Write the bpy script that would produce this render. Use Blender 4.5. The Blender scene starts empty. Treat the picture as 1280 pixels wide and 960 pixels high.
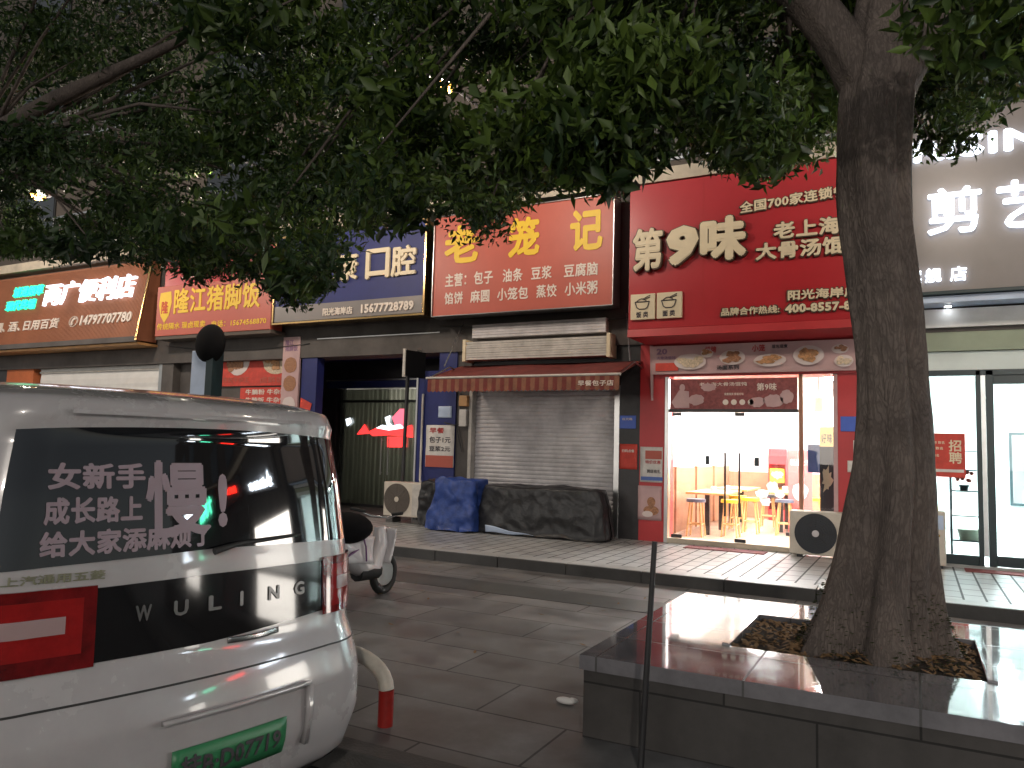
import bpy, math, random
import numpy as np
from mathutils import Vector, Matrix
random.seed(7); rng = np.random.default_rng(7)
SC = bpy.context.scene; COL = SC.collection
PI = math.pi
# ------------------------------------------------------------------ camera
YAW, PITCH, ROLL = math.radians(27.8), math.atan(80/960), math.radians(1.56)
FWD = Vector((-math.sin(YAW)*math.cos(PITCH), math.cos(YAW)*math.cos(PITCH), math.sin(PITCH)))
R0 = Vector((math.cos(YAW), math.sin(YAW), 0)); U0 = R0.cross(FWD)
RGT = R0*math.cos(ROLL)+U0*math.sin(ROLL); UP = RGT.cross(FWD)
CAM = Vector((0, 0, 1.6))
cd = bpy.data.cameras.new('camera'); cam = bpy.data.objects.new('camera', cd); COL.objects.link(cam)
cd.sensor_width = 36; cd.lens = 27; cd.clip_end = 600; cd.clip_start = .05
m3 = Matrix((RGT, UP, -FWD)).transposed()
cam.matrix_world = Matrix.Translation(CAM) @ m3.to_4x4()
SC.camera = cam
def at(x, y, Y=None, Z=None):                      # a pixel of the 1280x960 photograph on the plane Y or Z
    d = FWD+RGT*((x-640)/960)-UP*((y-480)/960)
    t = (Y-CAM.y)/d.y if Y is not None else (Z-CAM.z)/d.z
    return CAM+d*t
def project(p):
    v = Vector(p)-CAM; z = v.dot(FWD)
    return 640+960*v.dot(RGT)/z, 480-960*v.dot(UP)/z, z
# ------------------------------------------------------------------ materials
M = {}
def mat(name, col, rough=.6, metal=0, var=.15, scale=3., bump=0., bscale=40., spec=.5, coat=0., emit=None, estr=0., alpha=1, trans=0, rvar=0.):
    m = bpy.data.materials.new(name); m.use_nodes = True; nt = m.node_tree; b = nt.nodes['Principled BSDF']
    b.inputs['Roughness'].default_value = rough; b.inputs['Metallic'].default_value = metal
    b.inputs['Specular IOR Level'].default_value = spec; b.inputs['Coat Weight'].default_value = coat; b.inputs['Coat Roughness'].default_value = .05
    b.inputs['Transmission Weight'].default_value = trans
    col = tuple(col)+(1,)
    tc = nt.nodes.new('ShaderNodeTexCoord')
    if var > 0:
        n = nt.nodes.new('ShaderNodeTexNoise'); n.inputs['Scale'].default_value = scale; n.inputs['Detail'].default_value = 7; n.inputs['Roughness'].default_value = .65
        nt.links.new(tc.outputs['Object'], n.inputs['Vector'])
        r = nt.nodes.new('ShaderNodeMapRange'); r.inputs[1].default_value = .3; r.inputs[2].default_value = .7
        r.inputs[3].default_value = 1-var; r.inputs[4].default_value = 1+var
        nt.links.new(n.outputs[0], r.inputs[0])
        mx = nt.nodes.new('ShaderNodeVectorMath'); mx.operation = 'SCALE'; mx.inputs[0].default_value = col[:3]
        nt.links.new(r.outputs[0], mx.inputs['Scale']); nt.links.new(mx.outputs[0], b.inputs['Base Color'])
        if rvar:
            q = nt.nodes.new('ShaderNodeMapRange'); q.inputs[1].default_value = .3; q.inputs[2].default_value = .7
            q.inputs[3].default_value = max(.02, rough-rvar); q.inputs[4].default_value = rough+rvar
            nt.links.new(n.outputs[0], q.inputs[0]); nt.links.new(q.outputs[0], b.inputs['Roughness'])
    else: b.inputs['Base Color'].default_value = col
    if bump:
        n2 = nt.nodes.new('ShaderNodeTexNoise'); n2.inputs['Scale'].default_value = bscale; n2.inputs['Detail'].default_value = 5
        nt.links.new(tc.outputs['Object'], n2.inputs['Vector'])
        bp = nt.nodes.new('ShaderNodeBump'); bp.inputs['Strength'].default_value = bump; bp.inputs['Distance'].default_value = .02
        nt.links.new(n2.outputs[0], bp.inputs['Height']); nt.links.new(bp.outputs[0], b.inputs['Normal'])
    if emit is not None:
        b.inputs['Emission Color'].default_value = tuple(emit)+(1,); b.inputs['Emission Strength'].default_value = estr
    M[name] = m; return m
def tiles(name, c1, c2, mortar, w, h, ms, rough=.5, axes='XY', off=.5, bump=.3, dirt=.3, dscale=.6, rvar=.1, spec=.5, mrough=.8):
    m = bpy.data.materials.new(name); m.use_nodes = True; nt = m.node_tree; b = nt.nodes['Principled BSDF']; L = nt.links.new
    b.inputs['Specular IOR Level'].default_value = spec
    tc = nt.nodes.new('ShaderNodeTexCoord'); sp = nt.nodes.new('ShaderNodeSeparateXYZ'); cb = nt.nodes.new('ShaderNodeCombineXYZ')
    L(tc.outputs['Object'], sp.inputs[0]); L(sp.outputs[axes[0]], cb.inputs[0]); L(sp.outputs[axes[1]], cb.inputs[1])
    br = nt.nodes.new('ShaderNodeTexBrick'); br.offset = off; br.inputs['Scale'].default_value = 1
    br.inputs['Brick Width'].default_value = w; br.inputs['Row Height'].default_value = h; br.inputs['Mortar Size'].default_value = ms
    br.inputs['Color1'].default_value = tuple(c1)+(1,); br.inputs['Color2'].default_value = tuple(c2)+(1,); br.inputs['Mortar'].default_value = tuple(mortar)+(1,)
    L(cb.outputs[0], br.inputs['Vector'])
    n = nt.nodes.new('ShaderNodeTexNoise'); n.inputs['Scale'].default_value = dscale; n.inputs['Detail'].default_value = 9; n.inputs['Roughness'].default_value = .7
    L(tc.outputs['Object'], n.inputs['Vector'])
    r = nt.nodes.new('ShaderNodeMapRange'); r.inputs[1].default_value = .3; r.inputs[2].default_value = .7; r.inputs[3].default_value = 1-dirt; r.inputs[4].default_value = 1+dirt*.4
    L(n.outputs[0], r.inputs[0])
    mx = nt.nodes.new('ShaderNodeVectorMath'); mx.operation = 'SCALE'; L(br.outputs[0], mx.inputs[0]); L(r.outputs[0], mx.inputs['Scale']); L(mx.outputs[0], b.inputs['Base Color'])
    q = nt.nodes.new('ShaderNodeMapRange'); q.inputs[1].default_value = .3; q.inputs[2].default_value = .7; q.inputs[3].default_value = max(.02, rough-rvar); q.inputs[4].default_value = rough+rvar
    L(n.outputs[0], q.inputs[0])
    q2 = nt.nodes.new('ShaderNodeMix'); q2.inputs[3].default_value = mrough; L(br.outputs['Fac'], q2.inputs[0]); L(q.outputs[0], q2.inputs[2]); L(q2.outputs[0], b.inputs['Roughness'])
    bp = nt.nodes.new('ShaderNodeBump'); bp.inputs['Strength'].default_value = bump; bp.inputs['Distance'].default_value = .01
    iv = nt.nodes.new('ShaderNodeMath'); iv.operation = 'SUBTRACT'; iv.inputs[0].default_value = 1; L(br.outputs['Fac'], iv.inputs[1])
    n3 = nt.nodes.new('ShaderNodeTexNoise'); n3.inputs['Scale'].default_value = 6; n3.inputs['Detail'].default_value = 4; L(tc.outputs['Object'], n3.inputs['Vector'])
    ad = nt.nodes.new('ShaderNodeMath'); ad.operation = 'MULTIPLY_ADD'; ad.inputs[1].default_value = .35; L(n3.outputs[0], ad.inputs[0]); L(iv.outputs[0], ad.inputs[2])
    L(ad.outputs[0], bp.inputs['Height']); L(bp.outputs[0], b.inputs['Normal'])
    M[name] = m; return m
def emis(name, col, s):
    m = bpy.data.materials.new(name); m.use_nodes = True; b = m.node_tree.nodes['Principled BSDF']
    b.inputs['Base Color'].default_value = (.6*col[0]+.1, .6*col[1]+.1, .6*col[2]+.1, 1)
    b.inputs['Emission Color'].default_value = tuple(col)+(1,); b.inputs['Emission Strength'].default_value = s
    M[name] = m; return m
def glassmat(name, tint=(.9, .95, .95), refl=.08, rough=.01):
    m = bpy.data.materials.new(name); m.use_nodes = True; nt = m.node_tree; nt.nodes.clear()
    o = nt.nodes.new('ShaderNodeOutputMaterial'); t = nt.nodes.new('ShaderNodeBsdfTransparent'); g = nt.nodes.new('ShaderNodeBsdfGlossy')
    t.inputs[0].default_value = tuple(tint)+(1,); g.inputs['Roughness'].default_value = rough
    fr = nt.nodes.new('ShaderNodeFresnel'); fr.inputs[0].default_value = 1.45
    a = nt.nodes.new('ShaderNodeMath'); a.operation = 'MULTIPLY_ADD'; a.inputs[1].default_value = 1.; a.inputs[2].default_value = refl-.04
    mx = nt.nodes.new('ShaderNodeMixShader'); nt.links.new(fr.outputs[0], a.inputs[0]); nt.links.new(a.outputs[0], mx.inputs[0])
    nt.links.new(t.outputs[0], mx.inputs[1]); nt.links.new(g.outputs[0], mx.inputs[2]); nt.links.new(mx.outputs[0], o.inputs[0])
    M[name] = m; return m
def leafmat(name, c1, c2, rough=.45):
    m = bpy.data.materials.new(name); m.use_nodes = True; nt = m.node_tree; b = nt.nodes['Principled BSDF']; L = nt.links.new
    b.inputs['Roughness'].default_value = rough
    at_ = nt.nodes.new('ShaderNodeAttribute'); at_.attribute_name = 'tone'
    mx = nt.nodes.new('ShaderNodeMix'); mx.data_type = 'RGBA'; mx.inputs[6].default_value = tuple(c1)+(1,); mx.inputs[7].default_value = tuple(c2)+(1,)
    L(at_.outputs['Fac'], mx.inputs[0]); L(mx.outputs[2], b.inputs['Base Color'])
    tr = nt.nodes.new('ShaderNodeBsdfTranslucent'); L(mx.outputs[2], tr.inputs[0])
    ms = nt.nodes.new('ShaderNodeMixShader'); ms.inputs[0].default_value = .3
    L(b.outputs[0], ms.inputs[1]); L(tr.outputs[0], ms.inputs[2]); L(ms.outputs[0], nt.nodes['Material Output'].inputs[0])
    M[name] = m; return m
# ------------------------------------------------------------------ mesh helpers
class MB:
    def __init__(s): s.v = []; s.f = []; s.sm = []
    def add(s, vs, fs, smooth=False):
        n = len(s.v); s.v += [tuple(p) for p in vs]; s.f += [tuple(i+n for i in f) for f in fs]; s.sm += [smooth]*len(fs); return s
    def box(s, x0, x1, y0, y1, z0, z1):
        vs = [(x, y, z) for x in (x0, x1) for y in (y0, y1) for z in (z0, z1)]
        return s.add(vs, [(0,1,3,2),(4,6,7,5),(0,4,5,1),(2,3,7,6),(0,2,6,4),(1,5,7,3)])
    def quad(s, *p): return s.add(p, [tuple(range(len(p)))])
    def cyl(s, p0, p1, r0, r1=None, n=16, cap=True):
        r1 = r0 if r1 is None else r1; p0 = Vector(p0); p1 = Vector(p1); d = (p1-p0).normalized(); a = d.orthogonal().normalized(); b = d.cross(a)
        vs = []
        for p, r in ((p0, r0), (p1, r1)): vs += [p+(a*math.cos(2*PI*k/n)+b*math.sin(2*PI*k/n))*r for k in range(n)]
        s.add(vs, [(k, (k+1) % n, n+(k+1) % n, n+k) for k in range(n)], True)
        if cap: s.add(vs, [tuple(range(n-1, -1, -1)), tuple(range(n, 2*n))])
        return s
    def tube(s, pts, rs, n=10):
        pts = [Vector(p) for p in pts]; rs = rs if hasattr(rs, '__len__') else [rs]*len(pts); vs = []; a = None
        for i, p in enumerate(pts):
            d = (pts[min(i+1, len(pts)-1)]-pts[max(i-1, 0)]).normalized()
            a = d.orthogonal().normalized() if a is None else (a-d*a.dot(d)).normalized(); b = d.cross(a)
            vs += [p+(a*math.cos(2*PI*k/n)+b*math.sin(2*PI*k/n))*rs[i] for k in range(n)]
        m = len(pts); s.add(vs, [(i*n+k, i*n+(k+1) % n, (i+1)*n+(k+1) % n, (i+1)*n+k) for i in range(m-1) for k in range(n)], True)
        return s.add(vs, [tuple(range(n-1, -1, -1)), tuple(range((m-1)*n, m*n))])
    def sphere(s, c, r, n=14, sc=(1, 1, 1)):
        vs = []; h = n//2+1
        for i in range(h+1):
            t = PI*i/h
            for k in range(n): vs.append((c[0]+r*sc[0]*math.sin(t)*math.cos(2*PI*k/n), c[1]+r*sc[1]*math.sin(t)*math.sin(2*PI*k/n), c[2]+r*sc[2]*math.cos(t)))
        return s.add(vs, [(i*n+k, (i+1)*n+k, (i+1)*n+(k+1) % n, i*n+(k+1) % n) for i in range(h) for k in range(n)], True)
    def disc(s, cx, cz, y, rx, rz, n=20, t=.006, wob=0):
        vs = []
        for k in range(n):
            w = 1+wob*random.uniform(-1, 1); vs.append((cx+rx*w*math.cos(2*PI*k/n), y, cz+rz*w*math.sin(2*PI*k/n)))
        vs2 = [(a, b+t, c) for a, b, c in vs]
        return s.add(vs+vs2, [tuple(range(n))]+[(k, n+k, n+(k+1) % n, (k+1) % n) for k in range(n)])
    def grid(s, fn, nu, nv, smooth=True):
        vs = [fn(i/nu, j/nv) for j in range(nv+1) for i in range(nu+1)]
        return s.add(vs, [(j*(nu+1)+i, j*(nu+1)+i+1, (j+1)*(nu+1)+i+1, (j+1)*(nu+1)+i) for j in range(nv) for i in range(nu)], smooth)
ORG = {}
def link(name, me, m, parent=None, bevel=0, solid=0):
    o = bpy.data.objects.new(name, me); COL.objects.link(o)
    if m is not None: me.materials.append(M[m] if isinstance(m, str) else m)
    if parent is not None:
        o.parent = parent; org = ORG[parent.name]; ORG[o.name] = org
        me.transform(Matrix.Translation(-org))
    else: ORG[o.name] = Vector((0, 0, 0))
    if solid: md = o.modifiers.new('s', 'SOLIDIFY'); md.thickness = solid
    if bevel: md = o.modifiers.new('b', 'BEVEL'); md.width = bevel; md.segments = 2; md.limit_method = 'ANGLE'; md.angle_limit = .6
    return o
def build(mb, name, m, parent=None, bevel=0, solid=0, **tags):
    me = bpy.data.meshes.new(name); me.from_pydata(mb.v, [], mb.f); me.polygons.foreach_set('use_smooth', mb.sm); me.update()
    o = link(name, me, m, parent, bevel, solid)
    for k, v in tags.items(): o[k] = v
    return o
def thing(name, label, cat, loc=(0, 0, 0), group=None):
    o = bpy.data.objects.new(name, None); COL.objects.link(o); o.location = loc; o.empty_display_size = .1
    ORG[o.name] = Vector(loc); o['label'] = label; o['category'] = cat
    if group: o['group'] = group
    return o
def tag(o, label, cat, group=None):
    o['label'] = label; o['category'] = cat
    if group: o['group'] = group
    return o
def structure(mb, name, m, bevel=0): o = build(mb, name, m, None, bevel); o['kind'] = 'structure'; return o
def bx(name, m, parent, x0, x1, y0, y1, z0, z1, bevel=0, **t): return build(MB().box(x0, x1, y0, y1, z0, z1), name, m, parent, bevel, **t)
def textmesh(s, bold=.02, ext=.01, shear=0):
    c = bpy.data.curves.new('t', 'FONT'); c.body = s; c.size = 1; c.extrude = ext; c.resolution_u = 2; c.shear = shear; c.space_character = 1.05
    o = bpy.data.objects.new('t', c); COL.objects.link(o); bpy.context.view_layer.update()
    dg = bpy.context.evaluated_depsgraph_get(); me = bpy.data.meshes.new_from_object(o.evaluated_get(dg))
    bpy.data.objects.remove(o); me.materials.clear(); return me
def text(s, m, parent, x0, x1, z0, z1, y, bold=.02, depth=.02, name='lettering', shear=0, arc=None, fn=None, **tags):
    """letters standing on a wall that faces -Y, filling the box x0..x1, z0..z1, their backs at y"""
    me = textmesh(s, 0, .01, shear); n = len(me.vertices); co = np.empty(n*3); me.vertices.foreach_get('co', co); co = co.reshape(-1, 3)
    if bold > .008:                                # bold face: shifted copies of the outline, each a hair behind the last
        F = [tuple(p.vertices) for p in me.polygons]; S_ = [(0, 0)]+[(math.cos(k*PI/4), math.sin(k*PI/4)) for k in range(0, 8, 1 if bold > .03 else 2)]
        if bold > .03: S_ += [(.5*math.cos(k*PI/2), .5*math.sin(k*PI/2)) for k in range(4)]
        cc = np.concatenate([co*np.array([1, 1, 1-.02*i])+np.array([a*bold, b*bold, 0]) for i, (a, b) in enumerate(S_)])
        me2 = bpy.data.meshes.new(name); me2.from_pydata([(0, 0, 0)]*len(cc), [], [tuple(q+i*n for q in f) for i in range(len(S_)) for f in F]); bpy.data.meshes.remove(me); me = me2; co = cc; n = len(cc)
    me.name = name
    mn, mx = co.min(0), co.max(0); u = (co[:, 0]-mn[0])/(mx[0]-mn[0]); v = (co[:, 1]-mn[1])/max(1e-6, mx[1]-mn[1]); w = (co[:, 2]+.01)/.02
    if fn is not None: new = np.array([fn(a, b, c) for a, b, c in zip(u, v, w)])
    else:
        xx = x0+u*(x1-x0); zz = z0+v*(z1-z0)
        if arc: zz = zz+arc(u)
        new = np.stack([xx, y-w*depth, zz], 1)
    me.vertices.foreach_set('co', new.ravel()); me.update()
    o = link(name, me, m, parent)
    for k, t in tags.items(): o[k] = t
    return o
#__MATS__
mat('asphalt', (.05, .048, .047), .75, var=.35, scale=1.2, bump=.5, bscale=120)
tiles('slab_paving', (.21, .207, .207), (.15, .148, .148), (.085, .083, .083), 1.2, .6, .008, .5, dirt=.65, dscale=2.2, rvar=.2, bump=.5)
tiles('walk_tiles', (.5, .5, .49), (.43, .43, .43), (.10, .10, .10), .42, .21, .012, .38, off=.5, dirt=.35, dscale=.8, rvar=.12, axes='YX')
mat('kerb_stone', (.075, .072, .07), .6, var=.25, scale=2, bump=.25, bscale=60)
mat('kerb_top', (.42, .42, .41), .45, var=.25, scale=2, bump=.1, bscale=60)
tiles('granite_top', (.23, .225, .24), (.19, .185, .20), (.03, .03, .03), .8, .56, .006, .085, off=0, dirt=.4, dscale=2.6, rvar=.075, bump=.05, mrough=.5, spec=1.); M['granite_top'].node_tree.nodes['Principled BSDF'].inputs['Coat Weight'].default_value = .6; M['granite_top'].node_tree.nodes['Principled BSDF'].inputs['Coat Roughness'].default_value = .03
tiles('granite_face', (.06, .055, .052), (.05, .046, .044), (.018, .017, .016), .9, .30, .006, .5, axes='XZ', off=.5, dirt=.5, dscale=2, bump=.3)
mat('soil', (.045, .032, .022), .95, var=.5, scale=9, bump=1, bscale=35)
def barkmat(name, ca, cb):
    m = bpy.data.materials.new(name); m.use_nodes = True; nt = m.node_tree; b = nt.nodes['Principled BSDF']; L = nt.links.new; b.inputs['Roughness'].default_value = .9; b.inputs['Specular IOR Level'].default_value = .2
    tc = nt.nodes.new('ShaderNodeTexCoord'); mp = nt.nodes.new('ShaderNodeMapping'); mp.inputs['Scale'].default_value = (1, 1, .28); L(tc.outputs['Object'], mp.inputs[0])
    wn = nt.nodes.new('ShaderNodeTexNoise'); wn.inputs['Scale'].default_value = 5; wn.inputs['Detail'].default_value = 6; L(mp.outputs[0], wn.inputs['Vector'])
    ad = nt.nodes.new('ShaderNodeVectorMath'); ad.operation = 'MULTIPLY_ADD'; ad.inputs[1].default_value = (.5, .5, .5); L(wn.outputs['Color'], ad.inputs[0]); L(mp.outputs[0], ad.inputs[2])
    vo = nt.nodes.new('ShaderNodeTexVoronoi'); vo.feature = 'DISTANCE_TO_EDGE'; vo.inputs['Scale'].default_value = 30; L(ad.outputs[0], vo.inputs['Vector'])
    mr = nt.nodes.new('ShaderNodeMapRange'); mr.inputs[1].default_value = 0; mr.inputs[2].default_value = .22; L(vo.outputs['Distance'], mr.inputs[0])
    n2 = nt.nodes.new('ShaderNodeTexNoise'); n2.inputs['Scale'].default_value = 3; n2.inputs['Detail'].default_value = 10; n2.inputs['Roughness'].default_value = .75; L(tc.outputs['Object'], n2.inputs['Vector'])
    n3 = nt.nodes.new('ShaderNodeTexNoise'); n3.inputs['Scale'].default_value = 45; n3.inputs['Detail'].default_value = 6; L(mp.outputs[0], n3.inputs['Vector'])
    r2 = nt.nodes.new('ShaderNodeMapRange'); r2.inputs[1].default_value = .35; r2.inputs[2].default_value = .65; L(n2.outputs[0], r2.inputs[0])
    mx = nt.nodes.new('ShaderNodeMix'); mx.data_type = 'RGBA'; mx.inputs[6].default_value = ca+(1,); mx.inputs[7].default_value = cb+(1,); L(r2.outputs[0], mx.inputs[0])
    m2 = nt.nodes.new('ShaderNodeMix'); m2.data_type = 'RGBA'; m2.blend_type = 'MULTIPLY'; m2.inputs[0].default_value = .28; L(mx.outputs[2], m2.inputs[6]); L(mr.outputs[0], m2.inputs[7]); L(m2.outputs[2], b.inputs['Base Color'])
    sm = nt.nodes.new('ShaderNodeMath'); sm.operation = 'MULTIPLY_ADD'; sm.inputs[1].default_value = .8; L(n3.outputs[0], sm.inputs[0]); L(mr.outputs[0], sm.inputs[2])
    bp = nt.nodes.new('ShaderNodeBump'); bp.inputs['Strength'].default_value = .6; bp.inputs['Distance'].default_value = .008; L(sm.outputs[0], bp.inputs['Height']); L(bp.outputs[0], b.inputs['Normal']); M[name] = m
barkmat('bark', (.10, .083, .076), (.19, .155, .135))
def thinmat(name, col, k=.6):
    m = mat(name, col, .7, var=.12, scale=4); nt = m.node_tree; t = nt.nodes.new('ShaderNodeBsdfTranslucent'); t.inputs[0].default_value = tuple(col)+(1,); x = nt.nodes.new('ShaderNodeMixShader'); x.inputs[0].default_value = k
    nt.links.new(nt.nodes['Principled BSDF'].outputs[0], x.inputs[1]); nt.links.new(t.outputs[0], x.inputs[2]); nt.links.new(x.outputs[0], nt.nodes['Material Output'].inputs[0])
thinmat('decal_white', (.85, .85, .85), .7)
mat('moss', (.05, .065, .02), .95, var=.5, scale=9, bump=1, bscale=60)
mat('wall_beige', (.12, .10, .085), .85, var=.2, scale=.8, bump=.15)
mat('wall_dark', (.10, .09, .085), .8, var=.3, scale=1.5, bump=.2)
mat('column_black', (.035, .033, .036), .45, var=.4, scale=3, bump=.1)
mat('cream_ledge', (.55, .48, .38), .8, var=.25, scale=2, bump=.1)
mat('red_paint', (.50, .035, .04), .4, var=.12, scale=1.5)
mat('red_sign', (.46, .022, .030), .35, var=.10, scale=.8)
mat('orange_sign', (.50, .105, .07), .45, var=.12, scale=.7)
mat('blue_panel', (.014, .022, .14), .55, var=.15, scale=2)
mat('taupe_panel', (.22, .20, .195), .4, var=.1, scale=1)
mat('brown_sign', (.34, .13, .065), .6, var=.15, scale=1.5)
mat('gold_metal', (.72, .48, .22), .22, metal=1, var=.1)
mat('steel', (.55, .55, .55), .3, metal=1, var=.1)
mat('dark_metal', (.03, .03, .032), .4, var=.2)
mat('teal_black', (.012, .03, .035), .35, var=.1)
mat('white_paint', (.75, .74, .72), .5, var=.08)
mat('dirty_white', (.55, .52, .48), .6, var=.25, scale=4)
mat('cream_letter', (.78, .66, .46), .5, var=.08)
mat('letter_side', (.08, .05, .03), .5, var=0)
mat('yellow_letter', (.85, .55, .03), .5, var=.05)
mat('pale_letter', (.80, .70, .62), .5, var=.05)
mat('grey_letter', (.62, .58, .50), .35, metal=.3, var=.05)
mat('orange_paint', (.55, .15, .05), .6, var=.15)
mat('shutter_grey', (.60, .57, .58), .45, metal=0, var=.25, scale=2.5)
mat('awning_red', (.17, .032, .026), .8, var=.3, scale=5)
mat('awning_stripe', (.24, .10, .06), .8, var=.3, scale=5)
mat('tarp_black', (.018, .018, .02), .38, var=.5, scale=6, bump=.5, bscale=14)
mat('tarp_blue', (.025, .06, .25), .45, var=.4, scale=6, bump=.5, bscale=14)
mat('wood_red', (.36, .17, .10), .5, var=.2, scale=3)
mat('wood_table', (.62, .33, .13), .4, var=.2, scale=3)
mat('wood_pale', (.68, .42, .17), .45, var=.2, scale=6)
mat('yellow_vinyl', (.85, .52, .03), .35, var=.05)
mat('grey_vinyl', (.10, .12, .17), .35, var=.1)
mat('white_wall', (.80, .79, .77), .6, var=.04)
mat('salon_wall', (.72, .80, .78), .6, var=.04)
mat('floor_beige', (.52, .42, .33), .18, var=.15, scale=2)
mat('floor_white', (.6, .62, .60), .15, var=.1)
mat('green_tape', (.33, .38, .28), .6, var=.1)
mat('blueish_metal', (.50, .60, .78), .4, var=.1)
thinmat('curtain', (.50, .51, .44), .6)
mat('photo_pink', (.55, .36, .36), .5, var=.1)
mat('food_a', (.5, .26, .12), .6, var=.6, scale=30); mat('food_b', (.36, .17, .09), .6, var=.6, scale=35); mat('food_c', (.62, .5, .36), .6, var=.5, scale=30)
mat('bowl_white', (.7, .6, .58), .4, var=.05); mat('matt_black', (.008, .008, .009), .95, var=0, spec=.1); mat('ink_dark', (.05, .04, .05), .6, var=0); mat('ink_violet', (.28, .16, .26), .6, var=0); mat('ink_red', (.45, .03, .03), .6, var=0)
mat('paper_white', (.72, .68, .64), .6, var=.15, scale=7); mat('pink_red', (.62, .16, .15), .6, var=.2); mat('paper_red', (.60, .06, .04), .6, var=.2, scale=7); mat('paper_yellow', (.85, .70, .04), .6, var=.05); mat('paper_blue', (.10, .18, .50), .5, var=.1)
mat('plate_blue', (.05, .12, .55), .4, var=.1)
mat('car_white', (.40, .385, .39), .26, var=.10, scale=2.2, coat=.7, rvar=.08)
mat('car_glass', (.004, .005, .007), .03, spec=.9, var=0, coat=1)
mat('car_black', (.006, .006, .007), .08, var=0, coat=1)
mat('car_trim', (.02, .02, .02), .6, var=.1)
mat('lamp_red', (.13, .004, .005), .10, var=.5, scale=8, coat=1); mat('lamp_clear', (.38, .27, .27), .15, var=.05, coat=1)
mat('sticker', (.30, .235, .27), .5, var=.05); mat('chrome', (.5, .5, .5), .25, metal=1, var=0); mat('badge_grey', (.14, .14, .14), .3, metal=.5, var=0); mat('badge_green', (.20, .20, .13), .4, var=.2)
mat('lamp_bright', (.27, .008, .008), .12, var=.2, scale=12, coat=1); mat('plate_green', (.03, .20, .08), .4, var=.1); mat('plate_pale', (.45, .62, .45), .4, var=.1); mat('rubber', (.015, .015, .015), .7, var=.2)
mat('scooter_white', (.70, .68, .70), .25, var=.05, coat=.5); mat('scooter_violet', (.14, .05, .16), .4, var=.05); mat('tail_red', (.5, .02, .02), .2, var=0)
mat('pink_fabric', (.45, .32, .30), .8, var=.25, scale=12)
mat('bollard_red', (.35, .02, .015), .45, var=.3, scale=10); mat('bollard_white', (.62, .58, .50), .45, var=.2, scale=8)
mat('leaf_dead', (.22, .13, .06), .8, var=.4, scale=40)
mat('fan_dark', (.03, .035, .045), .5, var=.1); mat('fan_brown', (.12, .10, .085), .5, var=.1)
mat('ac_white', (.60, .54, .46), .45, var=.12, scale=5)
mat('mat_red', (.28, .09, .09), .9, var=.3, scale=20)
emis('lit_white', (.80, .88, 1.), 1.9); emis('lit_green', (.0, .75, .36), 1.5); emis('panel_light', (.98, .97, .96), 125); emis('panel_cool', (.84, .97, 1.), 85)
emis('lit_red', (1., .02, .01), 14); emis('lit_orange', (1., .42, .05), 7); emis('downlight', (.9, .95, 1.), 14); emis('far_shop', (1., .93, .84), 9); emis('lit_window', (1., .62, .22), 3)
emis('standee', (1., .12, .10), .25); emis('warm_lamp', (1., .6, .2), 2); emis('lit_far_white', (.8, .9, 1.), 22); emis('lit_far_green', (.1, .9, .5), 12)
glassmat('glass', (.95, .97, .97), .05); glassmat('glass_dim', (.78, .8, .78), .12)
leafmat('leaf_a', (.018, .042, .011), (.12, .19, .032)); leafmat('leaf_b_unlit', (.012, .032, .010), (.07, .125, .028))  # second tree's leaf colour is darkened to stand for its lack of light

# ------------------------------------------------------------------ setting
structure(MB().box(-150, 150, -150, 3.3, -.4, -.12), 'road', 'asphalt')
structure(MB().box(-80, 60, 3.45, 9.2, -.3, 0), 'parking_pavement', 'slab_paving')
structure(MB().box(-80, 60, 3.3, 3.45, -.3, .006), 'road_kerb', 'kerb_stone', .01)
kb = MB()
for i in range(-60, 45): kb.box(i*1.0+.004, i*1.0+.996, 9.2, 9.5, -.3, .138)
structure(kb, 'kerb', 'kerb_stone', .008)
kt = MB()
for i in range(-60, 45): kt.box(i*1.0+.006, i*1.0+.994, 9.215, 9.495, .13, .1435)
structure(kt, 'kerb_capping', 'kerb_top')
structure(MB().box(-60, 45, 9.5, 12.52, -.3, .14), 'sidewalk', 'walk_tiles')
structure(MB().box(-150, 150, 3.3, 150, -.9, -.31), 'ground', 'asphalt')
sb = MB()
for x0, x1 in ((-80, 60),): sb.box(x0, x1, 7.55, 8.15, -.01, .0045)
mat('band_stone', (.06, .064, .062), .5, var=.3, scale=2); structure(sb, 'dark_stone_band', 'band_stone')

# planter with the tree pit
PX0, PX1, PY0, PY1, PT = -1.7, 7.5, 4.13, 6.42, .45
QX0, QX1, QY0, QY1 = -1.06, .36, 4.82, 5.86
pl = thing('granite_planter', 'low dark granite planter with glossy top around the thick tree trunk', 'planter', (0, 5.2, 0))
cp = MB()
cp.box(PX0, QX0, PY0, PY1, .37, PT); cp.box(QX1, PX1, PY0, PY1, .37, PT); cp.box(QX0, QX1, PY0, QY0, .37, PT); cp.box(QX0, QX1, QY1, PY1, .37, PT)
build(cp, 'coping', 'granite_top', pl)
wf = MB(); wf.box(PX0+.02, PX1-.02, PY0+.02, PY1-.02, -.05, .30); wf.box(PX0+.02, QX0-.02, PY0+.02, PY1-.02, .30, .368); wf.box(QX1+.02, PX1-.02, PY0+.02, PY1-.02, .30, .368)
wf.box(QX0-.02, QX1+.02, PY0+.02, QY0-.02, .30, .368); wf.box(QX0-.02, QX1+.02, QY1+.02, PY1-.02, .30, .368)
build(wf, 'wall', 'granite_face', pl)
sl = MB(); sl.grid(lambda u, v: (QX0+u*(QX1-QX0), QY0+v*(QY1-QY0), .415+.075*math.exp(-(((u-.6)*1.42)**2+((v-.45)*1.04)**2)/.12)+random.uniform(-.012, .012)), 40, 30)
build(sl, 'soil', 'soil', pl)
kx = MB()
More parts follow.
